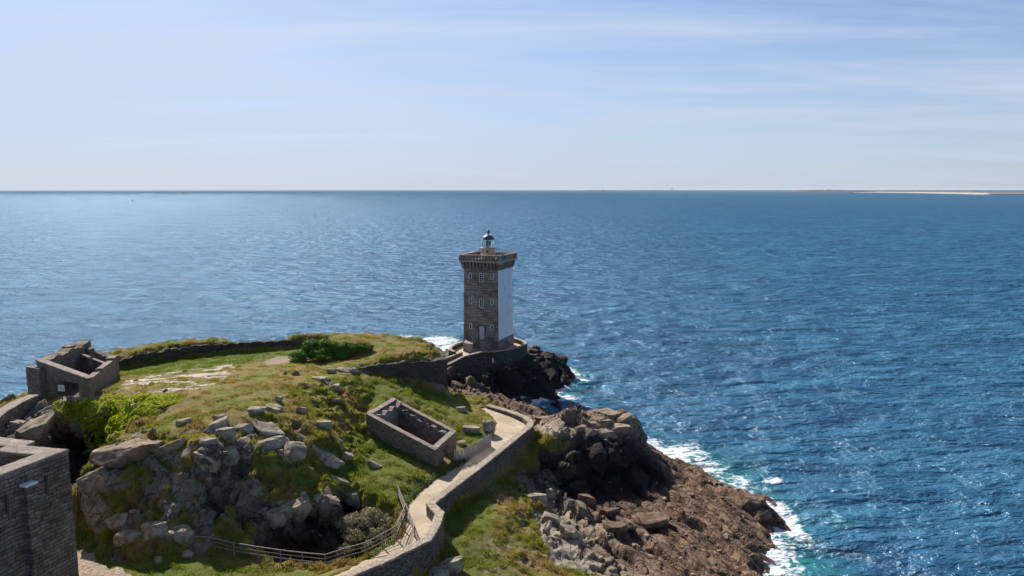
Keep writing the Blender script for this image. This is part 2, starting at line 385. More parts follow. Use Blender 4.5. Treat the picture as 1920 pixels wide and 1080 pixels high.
c = mixc(t, attr(t, 'soil'), c, mixc(t, nf, (0.26, 0.18, 0.12), (0.40, 0.30, 0.21)))
pk = math_(t, 'MULTIPLY', attr(t, 'heath'), mrange(t, noise(t, o, 2.4, 6, 0.7), 0.50, 0.60))
c = mixc(t, pk, c, (0.36, 0.22, 0.22))
L(t, c, b.inputs['Base Color'])
gh = noise(t, mapping(t, o, (1, 1, 0.5)), 9, 8, 0.7)
hh = mixc(t, gm, math_(t, 'ADD', math_(t, 'ADD', math_(t, 'MULTIPLY', crack, 0.5), math_(t, 'MULTIPLY', math_(t, 'MULTIPLY', crk4, ad), 0.8)), math_(t, 'MULTIPLY', noise(t, o, 4, 8, 0.65), 1.3)), math_(t, 'MULTIPLY', gh, 2.2))
bump(t, b, hh, 0.85, 0.12)
# ---- rock for loose boulders
m, t, b, tc = mat_base('boulder_stone'); M['boulder'] = m; o = tc.outputs['Object']
r1 = mixc(t, mrange(t, noise(t, o, 1.6, 7, 0.66), 0.38, 0.62), (0.16, 0.128, 0.09), (0.41, 0.345, 0.255))
r1 = mixc(t, mrange(t, noise(t, o, 3.1, 7, 0.7), 0.57, 0.66, 0, 0.6), r1, (0.36, 0.34, 0.29))
r1 = mixc(t, mrange(t, noise(t, mapping(t, o, loc=(5, 3, 1)), 0.9, 7, 0.7), 0.60, 0.68, 0, 0.6), r1, (0.30, 0.22, 0.09))
L(t, r1, b.inputs['Base Color']); bump(t, b, noise(t, o, 3, 9, 0.68), 0.9, 0.12)
m, t, b, tc = mat_base('brown_boulder_stone'); M['boulder_brown'] = m; o = tc.outputs['Object']
r1 = mixc(t, mrange(t, noise(t, o, 1.2, 7, 0.66), 0.38, 0.62), (0.14, 0.10, 0.068), (0.33, 0.255, 0.175))
r1 = mixc(t, mrange(t, noise(t, o, 2.6, 7, 0.7), 0.58, 0.66, 0, 0.6), r1, (0.34, 0.29, 0.22))
L(t, r1, b.inputs['Base Color']); bump(t, b, noise(t, mapping(t, o, (1, 1, 3)), 2, 9, 0.68), 0.9, 0.12)
m, t, b, tc = mat_base('shore_boulder_stone'); M['boulder_shore'] = m; o = tc.outputs['Object']
r1 = mixc(t, mrange(t, noise(t, o, 1.2, 7, 0.66), 0.38, 0.62), (0.085, 0.055, 0.040), (0.235, 0.155, 0.102))
L(t, r1, b.inputs['Base Color']); bump(t, b, noise(t, mapping(t, o, (1, 1, 3)), 2, 9, 0.68), 0.9, 0.12)
# ---- path
m, t, b, tc = mat_base('sandy_path'); M['path'] = m; o = tc.outputs['Object']
c = mixc(t, mrange(t, noise(t, o, 0.5, 6, 0.62), 0.35, 0.65), (0.36, 0.285, 0.19), (0.50, 0.405, 0.29))
c = mixc(t, mrange(t, noise(t, o, 6, 8, 0.7), 0.4, 0.7, 0, 0.5), c, (0.30, 0.23, 0.16))
c = mixc(t, mrange(t, noise(t, o, 1.3, 6, 0.7), 0.58, 0.68, 0, 0.7), c, (0.24, 0.19, 0.12))
c = mixc(t, mrange(t, noise(t, mapping(t, o, loc=(4, 4, 0)), 0.45, 7, 0.7), 0.52, 0.60, 0, 0.5), c, (0.56, 0.48, 0.38))
pv_ = N(t, 'ShaderNodeTexVoronoi'); pv_.inputs['Scale'].default_value = 9; L(t, o, pv_.inputs['Vector'])
c = mixc(t, mrange(t, pv_.outputs['Distance'], 0.0, 0.22, .6, 0), c, (0.20, 0.16, 0.12))
L(t, c, b.inputs['Base Color']); bump(t, b, noise(t, o, 12, 7, 0.7), 0.5, 0.04)
m, t, b, tc = mat_base('gravel'); M['gravel'] = m; o = tc.outputs['Object']
vv = N(t, 'ShaderNodeTexVoronoi'); vv.inputs['Scale'].default_value = 7; L(t, o, vv.inputs['Vector'])
sp = N(t, 'ShaderNodeSeparateColor'); L(t, vv.outputs['Color'], sp.inputs[0])
c = mixc(t, sp.outputs[0], (0.17, 0.12, 0.085), (0.36, 0.28, 0.21)); L(t, c, b.inputs['Base Color'])
bump(t, b, vv.outputs['Distance'], 0.7, 0.05)
m, t, b, tc = mat_base('grass_blades'); M['blades'] = m; o = tc.outputs['Object']
g = N(t, 'ShaderNodeNewGeometry')
c = mixc(t, g.outputs['Random Per Island'], (0.15, 0.19, 0.018), (0.42, 0.38, 0.06))
c = mixc(t, mrange(t, noise(t, o, 0.33, 5, 0.62), 0.43, 0.60), c, mixc(t, g.outputs['Random Per Island'], (0.26, 0.175, 0.055), (0.46, 0.34, 0.12)))
c = mixc(t, attr(t, 'lush'), c, mixc(t, g.outputs['Random Per Island'], (0.09, 0.16, 0.012), (0.27, 0.32, 0.03)))
L(t, c, b.inputs['Base Color']); b.inputs['Roughness'].default_value = 0.7
tr = N(t, 'ShaderNodeBsdfTranslucent'); L(t, c, tr.inputs[0]); mx = N(t, 'ShaderNodeMixShader'); mx.inputs[0].default_value = 0.35
L(t, b.outputs[0], mx.inputs[1]); L(t, tr.outputs[0], mx.inputs[2]); L(t, mx.outputs[0], t.nodes['Material Output'].inputs[0])
# ---- sea
m, t, b, tc = mat_base('sea_water'); M['sea'] = m; o = tc.outputs['Object']
swell = mapping(t, o, (0.02, 0.05, 1), (0, 0, R(-8)))
pat = noise(t, swell, 1.0, 5, 0.6, 0.6)
deep = mixc(t, mrange(t, pat, 0.38, 0.66), (0.020, 0.080, 0.156), (0.032, 0.124, 0.208))
fine = noise(t, mapping(t, o, (0.32, 0.6, 1), (0, 0, R(-12))), 1.0, 5, 0.65)
deep = mixc(t, mrange(t, fine, 0.42, 0.7, 0, 0.55), deep, (0.048, 0.150, 0.260))
mid_ = noise(t, mapping(t, o, (0.075, 0.15, 1), (0, 0, R(6)), (5, 9, 0)), 1.0, 7, 0.68, 0.5)
deep = mixc(t, mrange(t, mid_, 0.38, 0.62), mixc(t, 1.0, deep, (0.66, 0.71, 0.76), 'MULTIPLY'), mixc(t, 1.0, deep, (1.3, 1.22, 1.15), 'MULTIPLY'))
deep = mixc(t, attr(t, 'shallow'), deep, (0.02, 0.16, 0.17))
fo = attr(t, 'foam')
fn = noise(t, mapping(t, o, (0.9, 0.9, 1)), 1.1, 9, 0.72, 0.8)
vf = N(t, 'ShaderNodeTexVoronoi', feature='DISTANCE_TO_EDGE'); vf.inputs['Scale'].default_value = 0.75
wv = N(t, 'ShaderNodeVectorMath', operation='MULTIPLY_ADD'); wn = N(t, 'ShaderNodeTexNoise'); wn.inputs['Scale'].default_value = 0.7; wn.inputs['Detail'].default_value = 6; L(t, o, wn.inputs['Vector'])
L(t, wn.outputs['Color'], wv.inputs[0]); wv.inputs[1].default_value = (2.2, 2.2, 0); L(t, o, wv.inputs[2]); L(t, wv.outputs[0], vf.inputs['Vector'])
lace = mrange(t, vf.outputs['Distance'], 0.0, 0.22, 1.0, 0.0)
fsum = math_(t, 'ADD', math_(t, 'MULTIPLY', fo, 1.35), math_(t, 'ADD', math_(t, 'MULTIPLY', math_(t, 'SUBTRACT', fn, 0.5), 1.5), math_(t, 'MULTIPLY', math_(t, 'SUBTRACT', lace, 0.5), 0.35)))
fm = math_(t, 'MULTIPLY', mrange(t, fsum, 0.50, 0.85), mrange(t, fo, 0.02, 0.2))
# scattered whitecaps out at sea
wc = noise(t, mapping(t, o, (0.05, 0.24, 1), (0, 0, R(-6)), (40, 7, 0)), 1.0, 7, 0.68)
wm = math_(t, 'MULTIPLY', mrange(t, wc, 0.69, 0.75), mrange(t, noise(t, mapping(t, o, (0.006, 0.012, 1)), 1.0, 3), 0.45, 0.6))
vl = N(t, 'ShaderNodeVectorMath', operation='LENGTH'); L(t, o, vl.inputs[0])
fm = math_(t, 'MAXIMUM', fm, math_(t, 'MULTIPLY', wm, mrange(t, vl.outputs['Value'], 300, 1500, .6, 0.0)))
t.nodes.remove(b)
df_ = N(t, 'ShaderNodeBsdfDiffuse'); L(t, mixc(t, fm, deep, (0.66, 0.70, 0.72)), df_.inputs[0])
gl_ = N(t, 'ShaderNodeBsdfGlossy'); gl_.inputs['Roughness'].default_value = 0.18; gl_.inputs['Color'].default_value = (0.60, 0.76, 1.0, 1)
lw = N(t, 'ShaderNodeLayerWeight'); lw.inputs[0].default_value = 0.35
ms = N(t, 'ShaderNodeMixShader'); L(t, math_(t, 'MULTIPLY', math_(t, 'ADD', math_(t, 'MULTIPLY', lw.outputs['Fresnel'], 0.08), 0.010), math_(t, 'MULTIPLY', mrange(t, vl.outputs['Value'], 1200, 9000, 1.0, .03), math_(t, 'SUBTRACT', 1.0, math_(t, 'MULTIPLY', fm, .8)))), ms.inputs[0])
L(t, df_.outputs[0], ms.inputs[1]); L(t, gl_.outputs[0], ms.inputs[2]); L(t, ms.outputs[0], t.nodes['Material Output'].inputs[0])
w1 = noise(t, mapping(t, o, (0.85, 1.5, 1), (0, 0, R(-18))), 0.5, 4, 0.55, 0.4)
w2 = noise(t, mapping(t, o, (0.8, 1.6, 1), (0, 0, R(22))), 1.7, 4, 0.6, 0.3)
w0 = noise(t, mapping(t, o, (0.8, 1.5, 1), (0, 0, R(-8))), 0.16, 4, 0.5, 0.2)
hs = math_(t, 'ADD', math_(t, 'ADD', math_(t, 'MULTIPLY', w1, 0.9), math_(t, 'MULTIPLY', w2, 0.32)), math_(t, 'MULTIPLY', w0, 3.2))
bn = N(t, 'ShaderNodeBump'); bn.inputs['Strength'].default_value = 1.0; bn.inputs['Distance'].default_value = 1.15; L(t, hs, bn.inputs['Height'])
for q_ in (df_, gl_, lw): L(t, bn.outputs[0], q_.inputs['Normal'])

# ================================================================ STRUCTURE: walls (they also give the ground its steps)
CP = []       # control points of the ground: x, y, z, grass, tidal, black
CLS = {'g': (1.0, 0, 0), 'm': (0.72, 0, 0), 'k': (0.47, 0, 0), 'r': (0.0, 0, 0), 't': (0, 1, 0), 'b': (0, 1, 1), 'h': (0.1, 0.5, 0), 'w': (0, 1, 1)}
def cp(p, cls): CP.append((*p, *CLS[cls]))
def offset_line(pts, d):
    """pts: list of Vector; returns points moved d to the left of the walking direction (xy)"""
    out = []
    n = len(pts)
    for i, p in enumerate(pts):
        a = pts[max(i - 1, 0)]; b_ = pts[min(i + 1, n - 1)]
        d1 = Vector((p.x - a.x, p.y - a.y)); d2 = Vector((b_.x - p.x, b_.y - p.y))
        if d1.length < 1e-6: d1 = d2
        if d2.length < 1e-6: d2 = d1
        n1 = Vector((-d1.y, d1.x)).normalized(); n2 = Vector((-d2.y, d2.x)).normalized()
        nn = (n1 + n2).normalized(); k = 1 / max(0.6, nn.dot(n1))
        out.append(Vector((p.x + nn.x * d * k, p.y + nn.y * d * k, p.z)))
    return out
def resample(pts, step, extra):
    out = [pts[0]]; ex = [extra[0]]
    for i in range(len(pts) - 1):
        l = (pts[i + 1] - pts[i]).length; n = max(1, int(round(l / step)))
        for k in range(1, n + 1):
            f = k / n; out.append(pts[i].lerp(pts[i + 1], f)); ex.append(extra[i] * (1 - f) + extra[i + 1] * f)
    return out, ex
def jit(V, amp, sc_, seed=0):
    V = np.asarray(V, float)
    d = np.stack([fbm(V * sc_ + 31.7 * k, 3, seed + k) for k in range(3)], 1)
    return V + d * amp
def run_wall(name, top, zbot, thick, mat, label=None, cat=None, rough=0.07, step=0.3, cope=None, cope_h=0.14, rows=8, parent=None, kindname='coping', cope_over=0.04, topj=0.0):
    """wall whose visible outer face carries the line `top` (world points); body grows to the LEFT of the walking direction"""
    top = [Vector(p) for p in top]
    top, zb = resample(top, step, zbot)
    inn = offset_line(top, thick)
    n = len(top); V = []; F = []
    tj = fbm(np.array([tuple(p) for p in top]) * 1.9, 2, 3) * topj
    ring = 2 * rows + 4
    ch = cope_h if cope else 0
    for i in range(n):
        o_, q = top[i], inn[i]; zt = o_.z - ch + (tj[i] if topj else 0)
        for k in range(rows + 1):
            f = k / rows; V.append((o_.x, o_.y, zb[i] + (zt - zb[i]) * f))
        V.append((o_.x * .66 + q.x * .34, o_.y * .66 + q.y * .34, zt)); V.append((o_.x * .34 + q.x * .66, o_.y * .34 + q.y * .66, zt))
        for k in range(rows, -1, -1):
            f = k / rows; V.append((q.x, q.y, zb[i] + (zt - zb[i]) * f))
    m_ = 2 * rows + 4
    for i in range(n - 1):
        for k in range(m_ - 1):
            a = i * m_ + k; F.append((a, a + m_, a + m_ + 1, a + 1))
    F.append(tuple(range(m_))); F.append(tuple(range(n * m_ - 1, (n - 1) * m_ - 1, -1)))
    o = mesh_obj(name, jit(V, rough, 2.2), F, mat, parent)
    if label: tag(o, label, cat)
    if cope:
        oo = offset_line(top, -cope_over); ii = offset_line(top, thick + cope_over); V = []; F = []
        for i in range(n):
            z1 = top[i].z; z0 = z1 - cope_h - 0.02
            a, c_ = oo[i], ii[i]
            for (f, z) in ((0, z0), (0, z1 - .03), (.06, z1), (.35, z1), (.65, z1), (.94, z1), (1, z1 - .03), (1, z0)):
                V.append((a.x + (c_.x - a.x) * f, a.y + (c_.y - a.y) * f, z))
        for i in range(n - 1):
            for k in range(8):
                a = i * 8 + k; b2 = i * 8 + (k + 1) % 8; F.append((a, a + 8, b2 + 8, b2))
        F.append(tuple(range(8))); F.append(tuple(range(n * 8 - 1, (n - 1) * 8 - 1, -1)))
        V = jit(V, rough * 0.7, 3.0, 9)
        mesh_obj(kindname, V, F, cope, o if parent is None else parent)
    return o
def step_cp(top, zbot, thick, zin, c_out, c_in, eps=0.12):
    """ground control points on both sides of a wall"""
    top = [Vector(p) for p in top]; t2, zb = resample(top, 2.5, zbot)
    out = offset_line(t2, -eps - .1); inn = offset_line(t2, thick * 0.75)
    for i, p in enumerate(t2):
        cp((out[i].x, out[i].y, zb[i]), c_out)
        zi = zin if not callable(zin) else zin(p)
        cp((inn[i].x, inn[i].y, zi if zi is not None else p.z), c_in)

# --- long parapet wall along the sandy path
pw = [(660, 1080, 6.9, 4.2), (730, 1050, 6.9, 4.3), (808, 1012, 6.9, 4.4), (825, 982, 6.9, 4.6), (832, 960, 6.9, 4.9), (815, 943, 6.8, 4.8),
      (848, 917, 6.7, 4.4), (880, 893, 6.6, 4.0), (915, 866, 6.5, 3.7), (950, 838, 6.5, 3.2), (978, 815, 6.5, 3.0), (998, 799, 6.5, 3.2), (1001, 790, 6.45, 3.8),
      (990, 781, 6.4, 3.9), (970, 773, 6.3, 3.6), (945, 765, 6.2, 3.2), (918, 758, 6.1, 3.0)]
PWT = [P(u, v, z) for u, v, z, b_ in pw]; PWB = [b_ for *_, b_ in pw]
PATHZ = 5.75
PWT2 = [(PWT[0][0] - 3.2, PWT[0][1] - 3.6, 6.9)] + PWT; PWB2 = [4.0] + PWB
step_cp(PWT2, PWB2, 0.75, PATHZ, 'g', 'g')
path_wall = (PWT2, [b_ - 0.9 for b_ in PWB2])
# path ribbon: right edge follows the wall, left edge from its own line
PL = [(585, 1095), (640, 1070), (700, 1042), (750, 1008), (760, 975), (765, 945), (793, 915), (835, 887), (872, 866), (905, 836), (925, 808), (930, 792), (916, 775), (890, 768)]
PLW = [P(u, v, PATHZ) for u, v in PL]
PLW = [(PLW[0][0] - 3, PLW[0][1] - 3.5, PATHZ)] + PLW
for p in PLW: cp((p[0] - 0.15, p[1] + 0.1, p[2] + 0.05), 'g')

# --- bastion retaining wall by the lighthouse end of the hill
BT = [P(676, 688, 11.0), P(715, 682.5, 11.0), P(760, 679, 10.95), P(800, 676.5, 10.95), P(838, 674.5, 10.95)]
BB = [10.4, 9.5, 8.3, 7.2, 6.6]
c0 = BT[-1]
BT2 = BT + [(c0[0] - .75, c0[1] + 4, 11.0), (c0[0] - 1.8, c0[1] + 8.5, 10.6)]; BB2 = BB + [5.0, 4.2]
step_cp(BT2, BB2, 0.9, lambda p: p.z + 0.25, 'm', 'g')
# --- long dry stone wall below the rear bank of the hill
DT = [P(222, 674, 11.4), P(260, 666, 11.5), P(300, 658, 11.6), P(345, 651, 11.65), P(400, 646, 11.7), P(440, 642, 11.7), P(480, 640, 11.7), P(525, 638.5, 11.7), P(568, 639, 11.7)]
DB = [9.9, 10.0, 10.2, 10.3, 10.3, 10.4, 10.5, 10.6, 10.8]
step_cp(DT, DB, 0.7, lambda p: p.z + 0.05, 'g', 'g')
# --- curved parapet in front of the left ruin (far lower left)
CT = [P(-60, 838, 12.2), P(-25, 800, 12.2), P(10, 771, 12.25), P(40, 753, 12.3), P(72, 739, 12.35)]
CB = [10.6, 10.7, 10.8, 11.0, 11.2]
step_cp(CT, CB, 0.9, lambda p: 9.0, 'r', 'r')

G = []
def g_(s, cls):
    for a in s.split(';'):
        a = a.split()
        if len(a) == 3: cp(P(float(a[0]), float(a[1]), float(a[2])), cls)
# rear bank silhouette and the drop behind it to the sea
g_('216 656 11.9;260 647 12.1;300 640 12.2;350 635 12.2;400 632 12.3;480 628 12.4;560 625 12.5;640 624 12.6;700 625 12.5;735 628 12.3;765 634 12.0;800 648 11.6;828 663 11.2', 'g')
for x, y in ((-54, 92), (-46, 98), (-36, 102), (-26, 106), (-16, 107), (-9, 104), (-6, 99)):
    cp((x, y, 5.5), 'k'); cp((x * 0.97, y + 4, -0.5), 't')
for x, y, z in ((-62, 84, -1), (-64, 74, -1), (-60, 64, -1), (-56, 54, -1), (-52, 44, 0)): cp((x, y, z), 't'); cp((x + 5, y - 1, 6.0), 'k')
for p in PWT2[:1]: pass
# plateau of the hill
g_('300 690 10.5;400 677 10.5;480 668 10.4;545 662 10.7;240 706 11.2;265 690 10.3;330 672 10.3;440 657 10.5', 'g')
g_('230 722 12.0;300 712 12.2;360 705 12.1;430 690 12.0;440 720 12.5;350 738 12.5;260 742 12.1;200 730 11.9;160 745 11.7;500 690 11.8;540 686 11.5;540 715 12.0;470 750 12.3;400 765 12.2;340 770 12.1;600 690 11.1;640 700 10.9;590 720 11.5', 'g')
g_('545 740 11.6;560 760 11.0;500 775 11.7;430 790 11.7;350 800 11.8;300 815 11.6;260 805 11.5;250 790 11.5;330 785 11.9', 'g')
# bushy bank around the dark shrub and above the bastion
g_('600 660 11.2;660 650 11.7;700 645 12.0;740 655 11.8;780 660 11.6;700 672 11.2;640 672 11.0;600 678 10.9;750 668 11.4;800 668 11.2;650 636 12.3', 'g')
# hillside between the crest, bastion and little roofless house
g_('660 700 10.7;700 712 9.9;740 722 9.0;790 740 7.6;850 745 6.6;880 742 6.1;905 752 5.7', 'g')
g_('620 715 11.1;600 745 10.6;640 740 10.0;650 770 9.3;610 780 10.0;700 750 8.8;690 775 8.4;640 810 8.6;600 820 9.6;560 795 10.7;600 850 8.6;650 850 7.8', 'm')
g_('850 775 6.6;880 770 6.3;905 765 6.0;900 800 6.3;925 800 6.1;920 815 6.0;890 815 5.9;870 825 5.7;865 845 5.6;890 835 5.7', 'g')
g_('737 738 9.2;790 765 8.0;830 785 7.0;860 798 6.5', 'g')
g_('675 780 7.9;676 822 7.2;700 840 6.9;740 862 6.6;780 880 6.2;812 893 5.85;690 850 7.1;640 880 7.2;700 880 6.9;740 895 6.7;770 893 6.5;790 903 6.2;660 910 6.8;700 930 6.5;740 925 6.2;755 945 5.9;735 960 5.7;690 945 6.0', 'g')
# front crags of the hill
g_('450 815 11.0;500 805 10.8;530 835 9.9;480 850 10.2;420 828 11.0;370 835 11.1;', 'k')
g_('560 870 8.8;520 880 8.6;600 890 7.7;560 920 7.3;620 930 6.6;500 915 7.6', 'm')
g_('230 825 11.4;200 835 11.2;180 850 10.8;270 830 11.3;330 850 10.5;290 865 10.1;250 860 10.3;300 880 9.6', 'k')
g_('350 862 10.4;400 862 10.5;460 858 10.3;480 885 9.0;440 890 9.0;380 890 9.4;330 905 8.9;430 930 7.8;380 930 7.9;480 920 8.0;470 960 6.9', 'r')
g_('160 880 9.8;140 905 9.0;134 930 8.0;175 905 9.3;200 930 8.5;240 900 9.2;215 960 7.6;160 950 7.0;145 970 6.2;190 990 6.3;230 1000 6.6;280 940 8.0;300 975 7.2;340 960 7.4;280 1010 6.3;330 1000 6.5;400 985 6.5;440 990 6.2;250 1035 5.7;300 1040 5.7;370 1020 5.7', 'k')
g_('132 962 5.6;150 1000 5.4;180 1025 5.4;215 1050 5.35;262 1062 5.3;320 1068 5.3;360 1040 5.3;420 1040 5.1;500 1055 5.0;560 1062 5.0;610 1072 5.0;680 1050 5.4;720 1030 5.5;745 1010 5.6;400 1075 5.2;500 1085 5.2;300 1090 5.3;240 1080 5.35;180 1060 5.4;140 1040 5.4;120 1000 5.4', 'g')
for x, y, z in ((-20, 44, 5.2), (-28, 43, 5.3), (-36, 43, 5.4), (-40, 50, 5.5), (-44, 44, 5.5), (-12, 40, 5.6), (-30, 36, 5.3), (-46, 34, 5.5), (-16, 34, 5.5), (-20, 24, 5.4), (-50, 24, 5.4), (0, 24, 4.0), (30, 24, 1.0), (-62, 24, -1)): cp((x, y, z), 'g' if z > 2 else 't')
# the dark hollow below the crags, behind the railing
for x, y, z in ((-22.5, 52.6, 3.2), (-20, 52.0, 2.4), (-17, 51.4, 2.0), (-14.5, 51.2, 2.0), (-12, 52.0, 2.6), (-20.5, 54.5, 2.6), (-17, 54.6, 1.4), (-13.5, 54.8, 1.6), (-11.5, 55.2, 3.2), (-16, 57.0, 2.2)): cp((x, y, z - 1.2), 'b')  # black class here: the hollow's shade put into the rock colour
g_('500 945 7.0;540 955 6.6;590 950 6.5;640 955 6.1', 'r')
# the slot behind the front crags, under the ivy
for x, y, z in ((-41, 61.5, 5.6), (-38.5, 60.8, 5.5), (-36, 60.2, 5.6), (-34.2, 59.4, 6.2), (-38, 58, 5.5), (-43, 57, 5.5), (-36, 56.5, 5.6), (-40, 54, 5.5)): cp((x, y, z), 'b')  # same for the slot, its shade painted in by the black class
for x, y, z in ((-43.5, 65.2, 10.6), (-41, 64.4, 10.8), (-38.7, 63.5, 10.9), (-36.4, 62.5, 11.1), (-34.5, 61.6, 11.3), (-32.5, 60.0, 11.5), (-47, 62, 10.7), (-46, 60, 8.6), (-45, 65.5, 11.0), (-49, 58, 10.6), (-52, 60, 9)): cp((x, y, z), 'r')
g_('120 765 11.3;180 760 11.7;240 765 11.9;60 790 11.0;40 810 10.9;0 800 11.0', 'r')
g_('115 750 11.3;165 738 11.6;230 700 11.4;150 700 11.2;190 680 11.0;100 720 11.2', 'g')
# seaward grass and heath below the parapet wall
g_('850 985 4.6;845 1010 4.5;870 960 4.7;905 935 4.6;935 922 4.5;850 1060 4.5;820 1075 4.3;900 1000 4.7;940 960 4.6;900 1075 4.4;950 1000 4.2;960 1050 3.9;980 1080 3.6', 'g')
g_('960 935 4.0;980 960 3.5;990 1000 3.4;1020 1050 3.1;1060 1080 2.8;950 912 3.4;1000 1020 3.3', 'm')
g_('985 900 2.8;1000 940 2.6;1020 970 2.5;1050 1000 2.3;1080 1040 2.1;1120 1060 1.9;1060 960 1.7;1100 1010 1.8;1130 1080 1.9', 'r')
# the crag with the sitting people
g_('1008 805 5.9;1020 795 6.0;1012 830 5.3;1040 815 6.0;1060 835 5.6', 'm')
g_('1040 793 6.1;1060 785 6.3;1090 778 6.6;1110 774 6.7;1128 772 6.9;1150 772 6.9;1172 776 6.5;1090 800 6.1;1130 800 6.0;1160 805 5.9;1183 810 5.3', 'h')
g_('1110 820 5.5;1150 830 5.3;1190 835 4.6;1080 840 5.2;1120 850 4.6', 'w')  # upper crag front: its shade put into the colour as near-black rock
g_('1020 862 3.6;1050 875 3.4;1090 880 3.0;1130 870 3.6;1170 862 3.8;1205 860 3.3;1225 880 2.4;1245 905 1.2;1180 900 2.0;1100 905 1.6;1050 900 1.5;1030 905 1.4;1150 925 1.1;1080 930 1.1;1210 925 1.2', 'w')  # lower crag front, shade likewise in the rock colour
for x, y, z in ((3.2, 82, 3.5), (6, 85, 2.6), (9, 85.5, 2.4), (12, 84, 2.2), (14.2, 81, 2.6), (15.3, 78, 1.6)): cp((x, y, z), 't')
for x, y, z in ((4, 88, .8), (8, 91, -.2), (12, 90, -.6), (15, 87, -.5), (17.5, 84, -.5), (17.2, 80, .5)): cp((x, y, z), 'w')
# tidal shelf
g_('1240 850 0.5;1275 868 .4;1310 880 .4;1350 900 .4;1385 925 .4;1430 933 .7;1445 955 .6;1452 985 .3;1405 985 .5;1395 1010 .3;1420 1040 .2;1410 1075 .2', 't')
g_('1270 900 1.2;1320 925 1.2;1370 950 1.2;1420 965 1.0;1250 930 1.3;1300 960 1.4;1350 990 1.1;1200 950 1.3;1240 980 1.5;1180 990 1.5;1140 970 1.4;1200 1030 1.6;1280 1020 1.5;1330 1050 1.2;1380 1060 .8;1250 1075 1.5;1150 1040 1.7', 't')
for x, y, z in ((19.5, 84, -1.2), (22, 79, -1.2), (24, 74, -1.2), (27, 71, -1.3), (28.5, 65, -1.3), (24.5, 60, -1), (22.5, 55, -.9), (24, 50, -1.2), (20, 45, -.5), (14, 45, .8), (8, 44, 2.2), (2, 43, 3.6)): cp((x, y, z), 't' if x > 8 else 'g')
# low brown rocks between the hill and the lighthouse rock
g_('900 748 3.0;925 750 2.2;950 752 1.4;985 760 1.0;1020 770 .7;1030 778 .7;960 768 1.8;1000 782 1.6;935 745 1.2;890 733 3.2;870 722 3.6;985 748 .3', 't')
for x, y, z in ((3.5, 100, -.8), (7, 96, -.9), (1.5, 106, -.6), (0, 104, -.2)): cp((x, y, z), 'w')
# lighthouse rock
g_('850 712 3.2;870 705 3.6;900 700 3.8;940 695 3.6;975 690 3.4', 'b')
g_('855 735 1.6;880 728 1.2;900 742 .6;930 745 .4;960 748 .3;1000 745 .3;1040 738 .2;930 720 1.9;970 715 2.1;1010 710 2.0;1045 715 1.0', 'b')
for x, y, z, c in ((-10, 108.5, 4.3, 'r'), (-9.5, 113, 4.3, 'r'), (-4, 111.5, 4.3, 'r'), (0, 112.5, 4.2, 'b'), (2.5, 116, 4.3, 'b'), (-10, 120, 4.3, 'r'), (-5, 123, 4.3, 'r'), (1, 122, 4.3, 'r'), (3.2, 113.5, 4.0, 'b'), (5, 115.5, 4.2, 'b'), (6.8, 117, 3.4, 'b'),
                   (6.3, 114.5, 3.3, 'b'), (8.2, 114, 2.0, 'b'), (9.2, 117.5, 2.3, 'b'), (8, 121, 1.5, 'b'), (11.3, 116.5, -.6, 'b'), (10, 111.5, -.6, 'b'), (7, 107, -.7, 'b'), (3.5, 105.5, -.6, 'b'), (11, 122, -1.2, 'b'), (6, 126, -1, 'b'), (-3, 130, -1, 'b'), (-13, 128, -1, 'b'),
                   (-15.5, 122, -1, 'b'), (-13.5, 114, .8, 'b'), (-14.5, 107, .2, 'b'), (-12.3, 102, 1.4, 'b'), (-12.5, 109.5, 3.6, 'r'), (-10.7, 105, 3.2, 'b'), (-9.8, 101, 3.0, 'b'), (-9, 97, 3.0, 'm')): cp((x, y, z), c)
# frame of the sheet, all under water (or under the viewer)
X0, X1, Y0, Y1 = -80.0, 36.0, 26.0, 140.0
for x in np.linspace(X0 - 2, X1 + 2, 9):
    cp((x, Y1 + 2, -3), 't')
for y in np.linspace(Y0 - 2, Y1 + 2, 9):
    cp((X0 - 2, y, -3), 't'); cp((X1 + 2, y, -3), 't')
for x in (-80, -66, -50): cp((x, 22, -3 if x < -60 else 5), 't')

